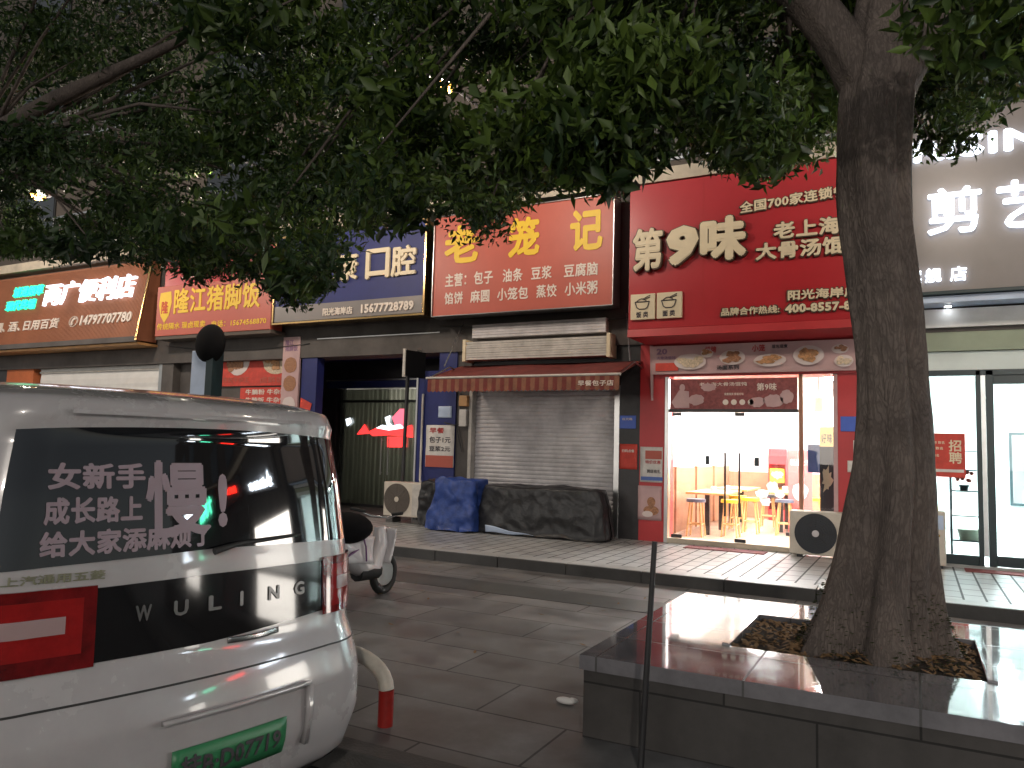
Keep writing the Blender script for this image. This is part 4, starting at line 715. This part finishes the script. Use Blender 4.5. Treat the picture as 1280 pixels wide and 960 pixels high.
#__SCOOTER__
def scooter():
    P = at(456, 764, Z=0); px, py = P.x-.46, P.y+.42
    t = thing('parked_scooter', 'white electric scooter with dark seat cover parked beyond the van', 'scooter', (px, py, 0))
    ax = Vector((.12, .99, 0)).normalized(); sx = Vector((-ax.y, ax.x, 0))
    def L(a, b, c): return Vector((px, py, 0))+ax*a*.8+sx*b+Vector((0, 0, c))
    # a: rear wheel is near us on the right (tail), front leads away to the left; the bars rise on the right
    for a, nm in ((-.55, 'wheel'), (.5, 'wheel')):
        w = build(MB().tube([L(a+.19*math.cos(k*PI/12), 0, .22+.19*math.sin(k*PI/12)) for k in range(25)], .045, 10), nm, 'rubber', t); build(MB().cyl(L(a, -.03, .22), L(a, .03, .22), .13, n=20), 'rim', 'steel', w)
    build(MB().tube([L(-.62, 0, .62), L(-.35, 0, .60), L(-.1, 0, .42), L(.1, 0, .30), L(.3, 0, .30), L(.42, 0, .55), L(.40, 0, .72)], [.08, .13, .14, .10, .10, .09, .06], 14), 'body', 'scooter_white', t)
    build(MB().grid(lambda u, v: L(-.62+u*.75, .145-.02*math.sin(v*PI), .36+v*.28+.07*(1-u)), 10, 6), 'side_panel', 'scooter_white', t, solid=.01)
    build(MB().grid(lambda u, v: L(-.62+u*.75, -.145+.02*math.sin(v*PI), .36+v*.28+.07*(1-u)), 10, 6), 'side_panel', 'scooter_white', t, solid=.01)
    build(MB().tube([L(-.4, -.158, .45), L(-.28, -.158, .50), L(-.16, -.158, .53)], [.006, .014, .004], 6).tube([L(-.02, -.158, .4), L(-.04, -.158, .55), L(-.1, -.158, .66)], .009, 6), 'stripe', 'scooter_violet', t)
    build(MB().sphere(L(-.26, 0, .74), .30, 20, (1.0, 1.0, .55)), 'seat', 'matt_black', t)
    build(MB().grid(lambda u, v: L(.42+.10*math.sin(v*PI*.5), -.16+.32*u, .34+v*.36), 6, 10), 'leg_shield', 'scooter_white', t, solid=.02)
    h = build(MB().tube([L(.34, -.32, .88), L(.40, -.12, .82), L(.40, .12, .82), L(.34, .32, .88)], .014, 8), 'handlebar', 'chrome', t)
    for s_ in (-1, 1): build(MB().cyl(L(.37, s_*.2, .865), L(.31, s_*.38, .89), .018), 'grip', 'rubber', h)
    build(MB().sphere(L(.53, 0, .66), .05, 12), 'headlight', 'lamp_clear', t); build(MB().sphere(L(-.66, 0, .58), .045, 12), 'tail_light', 'tail_red', t)
    bx('x', 'rubber', t, 0, .001, 0, .001, 0, .001).name = 'footboard'; bpy.data.objects.remove(bpy.data.objects['footboard'])
    build(MB().tube([L(0, 0, .27), L(.36, 0, .27)], .10, 10), 'footboard', 'rubber', t)
    return t
scooter()
#__VAN__
VO = Vector((-2.34, 2.09, .01)); VS = Vector((.17, .985, 0)); VB = Vector((-.985, .17, 0))
def vw(s, b, z): return VO+VS*s+VB*b+Vector((0, 0, z))
ZP = [(.16, .76, .10), (.24, .84, .0), (.42, .875, -.05), (.60, .875, -.045), (.74, .855, -.01), (.80, .845, .02), (1.10, .84, .035), (1.16, .835, .045), (1.40, .81, .072), (1.61, .775, .105), (1.67, .76, .075), (1.72, .735, .10), (1.76, .67, .24), (1.79, .55, .5), (1.805, .35, .9)]
def prof(z):
    for i in range(len(ZP)-1):
        a, b = ZP[i], ZP[i+1]
        if z <= b[0] or i == len(ZP)-2:
            t = min(1, max(0, (z-a[0])/(b[0]-a[0]))); return a[1]+(b[1]-a[1])*t, a[2]+(b[2]-a[2])*t
RC = .26
def vrear(a, z, off=0):
    hw, b0 = prof(z); r = min(RC, hw*.7); sg_ = 1 if a >= 0 else -1; aa = abs(a)
    if aa <= 1: s_ = aa*(hw-r); th = 0
    else: th = (aa-1)*PI/2; s_ = hw-r+(r+off)*math.sin(th)
    b = b0+.05*(min(1, aa))**2+r-(r+off)*math.cos(th)
    return vw(sg_*s_, b, z)
def s2a(s_, z):
    hw, b0 = prof(z); r = min(RC, hw*.7); f = hw-r; aa = abs(s_)
    return math.copysign(aa/f if aa <= f else 1+math.asin(min(1, (aa-f)/r))/(PI/2), s_)
VL = 4.1
van = thing('parked_van', 'white rear of a small passenger van with a lettered sticker on its dark window', 'van', (VO.x, VO.y, 0))
body = MB(); ring = []
AA = [-2+4*i/56 for i in range(57)]
lv_ = [z for z in np.concatenate([np.linspace(.16, 1.7, 34), [1.72, 1.735, 1.75, 1.765, 1.78, 1.79, 1.8, 1.805]])]
for z in lv_:
    hw, b0 = prof(z); row = [vrear(a, z) for a in AA]
    fb_ = VL-(.0 if z < .9 else (z-.9)*1.0); r = .35
    for k in range(9):
        th = k*PI/16; row.append(vw(hw-r*min(1, hw/.5)+r*min(1, hw/.5)*math.cos(th), fb_-r+r*math.sin(th), z))
    for k in range(8, -1, -1):
        th = k*PI/16; row.append(vw(-(hw-r*min(1, hw/.5)+r*min(1, hw/.5)*math.cos(th)), fb_-r+r*math.sin(th), z))
    ring.append(row)
n = len(ring[0])
body.add([p for r_ in ring for p in r_], [(j*n+i, j*n+(i+1) % n, (j+1)*n+(i+1) % n, (j+1)*n+i) for j in range(len(ring)-1) for i in range(n)], True)
body.add(ring[-1], [tuple(range(n))], True); body.add(ring[0], [tuple(range(n-1, -1, -1))])
bodyo = build(body, 'body', 'car_white', van)
def patch(fa0, fa1, fz0, fz1, off, name, m, par, nu=40, nv=10, solid=0):
    def fn(u, v):
        a = fa0+(fa1-fa0)*u; z = fz0(a)+(fz1(a)-fz0(a))*v; return vrear(a, z, off)-VB*off*(1 if abs(a) < 1 else math.cos((abs(a)-1)*PI/2)*0+1 if False else 0)+(-VB*off if abs(a) <= 1 else -VB*0)
    def fn2(u, v):
        a = fa0+(fa1-fa0)*u; z = fz0(a)+(fz1(a)-fz0(a))*v; p = vrear(a, z)
        th = max(0, abs(a)-1)*PI/2; nr = VS*math.copysign(math.sin(th), a)-VB*math.cos(th); return p+nr*off
    q = MB(); q.grid(fn2, nu, nv)
    # a rim that closes the patch onto the body
    q.grid(lambda u, v: fn2(u, 0)*(1-v)+(vrear(fa0+(fa1-fa0)*u, fz0(fa0+(fa1-fa0)*u)))*v, nu, 1, False); q.grid(lambda u, v: fn2(u, 1)*(1-v)+(vrear(fa0+(fa1-fa0)*u, fz1(fa0+(fa1-fa0)*u)))*v, nu, 1, False)
    return build(q, name, m, par, solid=solid)
def c(v): return lambda a: v
wb = lambda a: 1.178-.018*abs(a)
win = patch(-1.32, 1.42, wb, lambda a: 1.632-.014*a*a, .006, 'rear_window', 'car_glass', van, 60, 14)
def stk(t, s0, s1, z0, z1, bold, nm='sticker'):
    def fn(u, v, w):
        z = z0+(z1-z0)*v; s_ = s0+(s1-s0)*u; return tuple(vrear(s2a(s_, z), z)-VB*(.0085+.001*w))
    return text(t, 'sticker', win, 0, 0, 0, 0, 0, bold, name=nm, fn=fn)
stk('女新手', -.56, -.25, 1.41, 1.50, .038); stk('慢', -.25, -.01, 1.23, 1.51, .024); stk('!', .03, .07, 1.255, 1.46, .05); stk('成长路上', -.57, -.26, 1.295, 1.385, .038); stk('给大家添麻烦了', -.58, .0, 1.19, 1.275, .038)
patch(-1.0, 1.0, lambda a: 1.668, lambda a: 1.682, .014, 'spoiler_edge', 'car_white', van, 40, 2)
trim = patch(-.72, 1.02, lambda a: .835+.03*max(0, a), lambda a: 1.085-.008*abs(a), .007, 'garnish_strip', 'car_black', van)
for i, ch in enumerate('WULING'):
    s0 = -.28+i*.135
    text(ch, 'badge_grey', trim, 0, 0, 0, 0, 0, .03, fn=lambda u, v, w, s0=s0, ww=(.014 if ch == 'I' else .055): tuple(vrear(s2a(s0+ww*u, .98), .95+.055*v)-VB*(.009+.003*w)))
for sg_, a0, a1 in ((-1, -1.6, -.70), (1, .96, 1.62)):
    l_ = patch(a0, a1, lambda a: .825 if a < 0 else .845, lambda a: 1.09, .012, 'tail_light', 'lamp_red', van, 24, 8)
    patch(a0+.1, a1-.07, c(.875), c(1.055), .0135, 'lens', 'lamp_bright', l_, 20, 4)
    patch(a0+.22 if sg_ < 0 else a0+.18, a1-.16 if sg_ < 0 else a1-.05, c(.945), c(1.0), .016, 'reversing_lamp', 'lamp_clear', l_, 20, 3)
text('上汽通用五菱', 'badge_green', van, 0, 0, 0, 0, 0, .02, fn=lambda u, v, w: tuple(vrear(s2a(-.68+.30*u, 1.13), 1.108+.03*v)-VB*(.002+.004*w)), name='badge')
# number plate recess, plate, handle, bumper seam
patch(-.02, .98, c(.34), lambda a: .60-.03*a, .001, 'plate_recess', 'car_white', van, 20, 6)
rc = MB()
for k, (s0, s1, z0, z1) in enumerate(((-.2, .44, .60, .615), (.42, .44, .36, .60))): rc.grid(lambda u, v: vrear(s2a(s0+(s1-s0)*u, z0), z0+(z1-z0)*v)-VB*.03*1, 12, 2)
build(rc, 'recess_edge', 'car_white', van, solid=.03)
np_ = MB(); np_.grid(lambda u, v: vrear(s2a(-.16+.48*u, .4), .36+.14*v)-VB*.012, 16, 3); pt = build(np_, 'number_plate', 'plate_green', van, solid=.003)
text('桂B·D07719', 'ink_dark', pt, 0, 0, 0, 0, 0, .03, fn=lambda u, v, w: tuple(vrear(s2a(-.13+.42*u, .4), .385+.09*v)-VB*(.016+.001*w)))
patch(-1.55, 1.55, c(.715), c(.722), .002, 'bumper_seam', 'car_trim', van, 50, 1); patch(-1.5, 1.5, c(.17), c(.23), .004, 'lower_skirt', 'car_trim', van, 50, 2)
hd = MB(); hd.grid(lambda u, v: vrear(s2a(.08+.24*u, .8), .815+.022*v)-VB*(.004+.02*math.sin(PI*u)), 12, 3); build(hd, 'tailgate_handle', 'chrome', van, solid=.01)
# wiper, side windows, wheels, wing mirrors, exhaust
build(MB().tube([vrear(s2a(.0, 1.17), 1.17)-VB*.03, vrear(s2a(.1, 1.19), 1.19)-VB*.035, vrear(s2a(.42, 1.2), 1.2)-VB*.025], [.014, .009, .006], 8), 'wiper', 'car_trim', van)
for sd_ in (-1, 1):
    for b0, b1 in ((.55, 1.35), (1.5, 2.25), (2.4, 3.0)):
        def fn(u, v, b0=b0, b1=b1, sd_=sd_):
            z = 1.17+v*.40; hw = prof(z)[0]; return vw(sd_*(hw+.006), b0+(b1-b0)*u, z)
        build(MB().grid(fn, 4, 4), 'side_window', 'car_glass', van, solid=.004)
    for b in (.72, 3.25):
        w_ = build(MB().tube([vw(sd_*.76, b+.25*math.cos(k*PI/16), .31+.25*math.sin(k*PI/16)-.0) for k in range(33)], .09, 12), 'wheel', 'rubber', van); build(MB().cyl(vw(sd_*.74, b, .31), vw(sd_*.83, b, .31), .19, n=24), 'rim', 'steel', w_)
    mq = build(MB().sphere(vw(sd_*.98, 3.1, 1.15), .11, 12, (1, 1, .8)), 'wing_mirror', 'car_white', van)
build(MB().grid(lambda u, v: vw(-.66+1.32*u, VL-.22-.5*v, 1.12+.5*v), 8, 4), 'windscreen', 'car_glass', van, solid=.01)
#__TREES__
def trunkmesh(path, rad, n=40, seed=1, flute=.12, fz=1.2, noise=.05):
    r = random.Random(seed); ph = [r.uniform(0, 6) for _ in range(12)]; q = MB(); pts = [Vector(p) for p in path]; K = 14; P = []; R_ = []
    for i in range(len(pts)-1):
        for k in range(K):
            t = k/K; p0, p1, p2, p3 = pts[max(0, i-1)], pts[i], pts[i+1], pts[min(len(pts)-1, i+2)]
            P.append(.5*((2*p1)+(-p0+p2)*t+(2*p0-5*p1+4*p2-p3)*t*t+(-p0+3*p1-3*p2+p3)*t**3)); R_.append(rad[i]+(rad[i+1]-rad[i])*t)
    P.append(pts[-1]); R_.append(rad[-1]); vs = []; a = None
    for i, p in enumerate(P):
        d = (P[min(i+1, len(P)-1)]-P[max(i-1, 0)]).normalized(); a = Vector((1, 0, 0)) if a is None else a; a = (a-d*a.dot(d)).normalized(); b = d.cross(a); h = (p-P[0]).length
        fl = flute*math.exp(-h/fz)+noise
        for k in range(n):
            th = 2*PI*k/n
            w = 1+fl*(math.sin(5*th+ph[0]+h*.5)+.6*math.sin(8*th+ph[1]-h*.8)+.35*math.sin(13*th+ph[2]+h*1.3))+noise*.5*math.sin(21*th+ph[3]+h*6)+noise*.5*math.sin(3*th+h*4+ph[4])
            vs.append(p+(a*math.cos(th)+b*math.sin(th))*R_[i]*w)
    q.add(vs, [(i*n+k, i*n+(k+1) % n, (i+1)*n+(k+1) % n, (i+1)*n+k) for i in range(len(P)-1) for k in range(n)], True); return q
def foliage(name, clumps, m, parent, lsz=(.035, .085), per=200):
    C_ = []; T_ = []; SZ = []
    for (c_, r, k) in clumps:
        N = int(per*k); d = rng.normal(size=(N, 3)); d /= np.linalg.norm(d, axis=1)[:, None]; rr = rng.random(N)**.45*r
        p = np.array(c_)+d*rr[:, None]*np.array([1.25, 1.25, .8]); C_.append(p); T_.append(np.clip(rng.normal(.35, .28, N)+rng.normal(0, .25), 0, 1.5)); SZ.append(np.full(N, rng.choice([.55, .75, 1., 1.25], p=[.25, .35, .3, .1])))
    C_ = np.concatenate(C_); T_ = np.concatenate(T_); SZ = np.concatenate(SZ); N = len(C_)
    ln = (rng.uniform(lsz[0], lsz[1], N)*SZ)[:, None]
    ax = rng.normal(size=(N, 3)); ax[:, 2] -= .7; ax /= np.linalg.norm(ax, axis=1)[:, None]
    up = rng.normal(size=(N, 3)); sd = np.cross(ax, up); sd /= np.linalg.norm(sd, axis=1)[:, None]; nr = np.cross(sd, ax)
    w = ln*rng.uniform(.28, .45, N)[:, None]
    v = np.stack([C_-ax*ln, C_+sd*w+nr*ln*.18-ax*ln*.1, C_+ax*ln, C_-sd*w+nr*ln*.18-ax*ln*.1], 1).reshape(-1, 3)
    me = bpy.data.meshes.new(name); me.vertices.add(4*N); me.vertices.foreach_set('co', v.ravel()); me.loops.add(6*N); me.polygons.add(2*N)
    b = np.arange(N)[:, None]*4; me.loops.foreach_set('vertex_index', (b+np.array([0, 1, 2, 0, 2, 3])).ravel().astype(np.int32)); me.polygons.foreach_set('loop_start', (np.arange(2*N)*3).astype(np.int32)); me.polygons.foreach_set('loop_total', np.full(2*N, 3, np.int32))
    me.update(calc_edges=True); at_ = me.attributes.new('tone', 'FLOAT', 'FACE'); at_.data.foreach_set('value', np.repeat(T_, 2).astype(np.float32)); me.validate()
    return link(name, me, m, parent)
# lower edge of the canopy along the street: photo x, y
EDGE = [(-80, 330), (0, 318), (60, 330), (110, 322), (170, 318), (215, 352), (260, 350), (300, 352), (330, 335), (350, 385), (398, 380), (412, 335), (428, 302), (445, 305), (470, 290), (500, 296), (530, 280), (545, 255), (562, 268), (585, 288), (612, 292), (632, 280), (648, 252), (665, 238), (690, 245), (730, 238), (765, 255), (785, 205), (800, 150), (840, 138), (865, 150), (885, 205), (920, 222), (960, 225), (1000, 218), (1040, 180), (1060, 140), (1150, 110), (1180, 180), (1210, 180), (1250, 130), (1290, 100), (1360, 90)]
def edge(x):
    for (a, b), (c_, d) in zip(EDGE, EDGE[1:]):
        if a <= x <= c_: return b+(d-b)*(x-a)/(c_-a)
    return 200
cA, cB = [], []
rt = random.Random(11)
for i in range(760):
    x = rt.uniform(-90, 1370); e = edge(x); y = e-8-rt.random()**1.25*(e+60)
    if math.sin(x*.021+1)+math.sin(y*.05+x*.013) > (.75 if x > 430 else 1.15) and rt.random() < .8: continue
    if (x-555)**2+(y-110)**2 < 30**2: continue
    Yd = rt.uniform(4.2, 7.8) if x > 500 else rt.uniform(3.8, 8.2)
    if 985 < x < 1215: Yd = rt.uniform(6.2, 8.0)
    if 1045 < x < 1150 and y > 60: continue
    p = at(x, y, Y=Yd)
    dep = project(p)[2]; r = rt.uniform(.16, .42)
    px_, py_, _ = project(p+Vector((0, 0, -r*.9)))
    if py_ > edge(px_)+4: p = p+Vector((0, 0, r*.8))
    if x < 1300 and dep < 3.6: continue
    (cA if p.x > -5.6+rt.uniform(-1, 1) else cB).append((p, r, (r/.3)**1.6*rt.uniform(.5, 1.2)*(1.25 if x < 420 and y < 260 else 1)))
for i in range(230):
    x = rt.uniform(-60, 1000); e = edge(x); y = e-rt.uniform(8 if x > 410 else 2, 60); p = at(x, y, Y=rt.uniform(4.6, 8.2)); r = rt.uniform(.12, .26)
    if project(p)[2] > 3.6: (cA if p.x > -5.6 else cB).append((p, r, (r/.3)**1.4*rt.uniform(.5, 1.1)))
for x, y in ((1158, 178), (1170, 188), (1185, 182), (1200, 186), (1215, 178), (1178, 170), (1205, 168), (1150, 150)): cA.append((at(x, y, Y=7.2), .15, .16))
for k in range(150):
    a, q_ = rt.uniform(0, 2*PI), rt.random()**.5
    cA.append((Vector((-.2+5.2*q_*math.cos(a), 5.3+3.6*q_*math.sin(a), 6.6+rt.uniform(-.9, 2.6)*(1-q_*.4))), rt.uniform(.5, .8), .9)); cB.append((Vector((-12+5.5*q_*math.cos(a), 5.0+3.6*q_*math.sin(a), 6.6+rt.uniform(-.9, 2.6)*(1-q_*.4))), rt.uniform(.5, .8), .9))
tA = thing('street_tree', 'thick trunked street tree in the granite planter, right of centre', 'tree', (-.2, 5.3, .4))
tm = trunkmesh([(-.26, 5.3, .33), (-.23, 5.3, .62), (-.18, 5.3, 1.0), (-.13, 5.3, 1.5), (-.13, 5.3, 2.1), (-.17, 5.3, 2.7), (-.22, 5.3, 3.3), (-.2, 5.35, 3.9), (-.15, 5.5, 4.7), (-.1, 5.8, 5.8), (.1, 6.1, 7.2)], [.45, .335, .27, .225, .19, .195, .21, .215, .16, .11, .05], 64, 4, .13, 1.1, .045)
trA = build(tm, 'trunk', 'bark', tA)
build(trunkmesh([(-.2, 5.36, 3.7), (-.30, 5.34, 4.1), (-.58, 5.25, 4.6), (-1.05, 5.15, 5.05), (-2.2, 5.0, 5.5), (-4.0, 5.0, 6.1)], [.10, .15, .135, .12, .09, .05], 24, 5, 0), 'limb', 'bark', trA)
build(trunkmesh([(-.22, 5.36, 3.65), (-.1, 5.34, 4.0), (.16, 5.38, 4.4), (.6, 5.5, 4.9), (1.5, 5.6, 5.6), (3.0, 5.6, 6.4)], [.10, .15, .125, .11, .08, .04], 24, 6, 0), 'limb', 'bark', trA)
br_ = MB()
for k, (p, r, _) in enumerate(cA):
    if k % 7 == 0:
        s0 = Vector((-.3+p.x*.42, 5.2+(p.y-5.2)*.3, 4.9+abs(p.x)*.17)); m_ = (s0+p)/2+Vector((rt.uniform(-.2, .2), rt.uniform(-.2, .2), .2)); br_.tube([s0, m_, p], [.028, .017, .006], 6)
build(br_, 'twigs', 'bark', tA); foliage('crown', cA, 'leaf_a', tA)
tB = thing('street_tree', 'dense leafy tree whose crown hangs over the left half of the street', 'tree', (-12, 4.6, 0))
build(trunkmesh([(-12, 4.6, -.05), (-12, 4.6, .5), (-11.9, 4.6, 1.6), (-12, 4.6, 3.0), (-12.0, 4.7, 4.2)], [.36, .26, .22, .2, .22], seed=9), 'trunk', 'bark', tB)
br_ = MB(); br_.tube([(-12, 4.7, 4.0), (-10.5, 4.8, 4.9), (-8.6, 5.0, 5.4), (-6.6, 5.2, 5.8)], [.17, .12, .09, .04], 12); br_.tube([(-12, 4.7, 4.1), (-13.5, 4.9, 5.2), (-15.6, 5.1, 5.9)], [.15, .1, .05], 12); br_.tube([(-12, 4.7, 4.1), (-11.9, 5, 5.4), (-11.8, 5.2, 7)], [.16, .1, .05], 12)
for k, (p, r, _) in enumerate(cB):
    if k % 7 == 0:
        s0 = Vector((-12+(p.x+12)*.5, 4.9, 5.0)); m_ = (s0+p)/2+Vector((0, 0, .2)); br_.tube([s0, m_, p], [.028, .017, .006], 6)
build(br_, 'limb', 'bark', tB); foliage('crown', cB, 'leaf_b_unlit', tB)
mo = MB()
for k in range(1600):
    a = rt.uniform(0, 2*PI); h = rt.random()**2.6*.42; rr = .47-.36*min(1, h/.5)*.6+.02; x, y, z = -.22+rr*math.cos(a), 5.3+rr*math.sin(a)*.95, .40+h
    s_ = rt.uniform(.005, .014); mo.quad((x-s_, y, z), (x, y-s_*.6, z+s_*.5), (x+s_, y, z+s_*.3), (x, y+s_*.6, z-s_*.3))
build(mo, 'moss', 'moss', trA, kind='stuff')

#__LIGHTS__
w = bpy.data.worlds.new('World'); SC.world = w; w.use_nodes = True; nt = w.node_tree; bg = nt.nodes['Background']
sk = nt.nodes.new('ShaderNodeTexSky'); sk.sky_type = 'NISHITA'; sk.sun_disc = False; sk.sun_elevation = math.radians(12); sk.sun_rotation = math.radians(190)
hs = nt.nodes.new('ShaderNodeHueSaturation'); hs.inputs['Saturation'].default_value = .25; nt.links.new(sk.outputs[0], hs.inputs['Color']); nt.links.new(hs.outputs[0], bg.inputs[0])
bg.inputs[1].default_value = .043
# unseen street lamp added behind the camera as fill light
def fill_street_lamp(x, y, h, label, power, col):
    t = thing('fill_street_lamp', label, 'street lamp', (x, y, 0), 'added street lamps'); build(MB().cyl((x, y, -.1), (x, y, h), .07, .045, 16), 'pole', 'dark_metal', t)
    build(MB().tube([(x, y, h), (x, y+.5, h+.25), (x, y+1.1, h+.3)], .03, 8), 'arm', 'dark_metal', t); hd_ = build(MB().sphere((x, y+1.2, h+.28), .22, 16, (1, 1.3, .35)), 'lamp_head', 'steel', t)
    build(MB().box(x-.12, x+.12, y+1.02, y+1.42, h+.18, h+.195), 'lens', 'downlight', hd_)
    ld = bpy.data.lights.new('added_light', 'AREA'); ld.energy = power; ld.size = .4; ld.color = col; lo = bpy.data.objects.new('added_light', ld); COL.objects.link(lo); lo.parent = hd_; lo.location = Vector((x, y+1.2, h+.15))-ORG[hd_.name]
    return lo
fill_street_lamp(5.0, -9.0, 5.5, 'unseen dark street lamp added as fill light behind the photographer, to the right', 420, (1, .90, .80)).rotation_euler = (math.radians(72), 0, math.radians(10))
def fill_bracket_lamp(x, y, z, label, power, col):  # added lamps to light the shop signs; only the bun shop's glow is seen
    t = thing('added_bracket_lamp', label, 'added lamp', (x, 12.9, z), 'added bracket lamps along the shop row'); build(MB().tube([(x, 12.9, z-.3), (x, 12.2, z+.1), (x, y+.25, z+.12)], .03, 8), 'bracket', 'dark_metal', t)
    h = build(MB().sphere((x, y, z+.08), .2, 16, (1, 1.4, .4)), 'lamp_head', 'steel', t); build(MB().sphere((x, y, z+.0), .12, 14, (1, 1.3, .6)), 'bulb', 'lit_orange', h)
    ld = bpy.data.lights.new('added_light', 'POINT'); ld.energy = power; ld.shadow_soft_size = .22; ld.color = col; lo = bpy.data.objects.new('added_light', ld); COL.objects.link(lo); lo.parent = h; lo.location = Vector((x, y, z-.32))-ORG[h.name]
for i, (x, pw) in enumerate(((-20.5, 190), (-15.3, 190), (-10.2, 190), (-5.8, 180), (.6, 150), (7, 170))): fill_bracket_lamp(x, 8.7, 6.62 if x == -5.8 else 6.3, 'orange bulb lamp added to light the signs, on a long bracket above the %s' % ('convenience store', 'pork rice shop', 'dental clinic', 'bun shop', 'noodle shop and salon', 'far end of the salon')[i], pw, (1, .86, .72))
v = SC.view_settings; v.view_transform = 'Standard'; v.look = 'None'; v.gamma = 1; v.exposure = .6; v.use_curve_mapping = False
SC.cycles.use_denoising = True; SC.cycles.max_bounces = 6; SC.cycles.diffuse_bounces = 3; SC.cycles.glossy_bounces = 3; SC.cycles.transparent_max_bounces = 12; SC.cycles.sample_clamp_indirect = 12; SC.cycles.caustics_reflective = False; SC.cycles.caustics_refractive = False
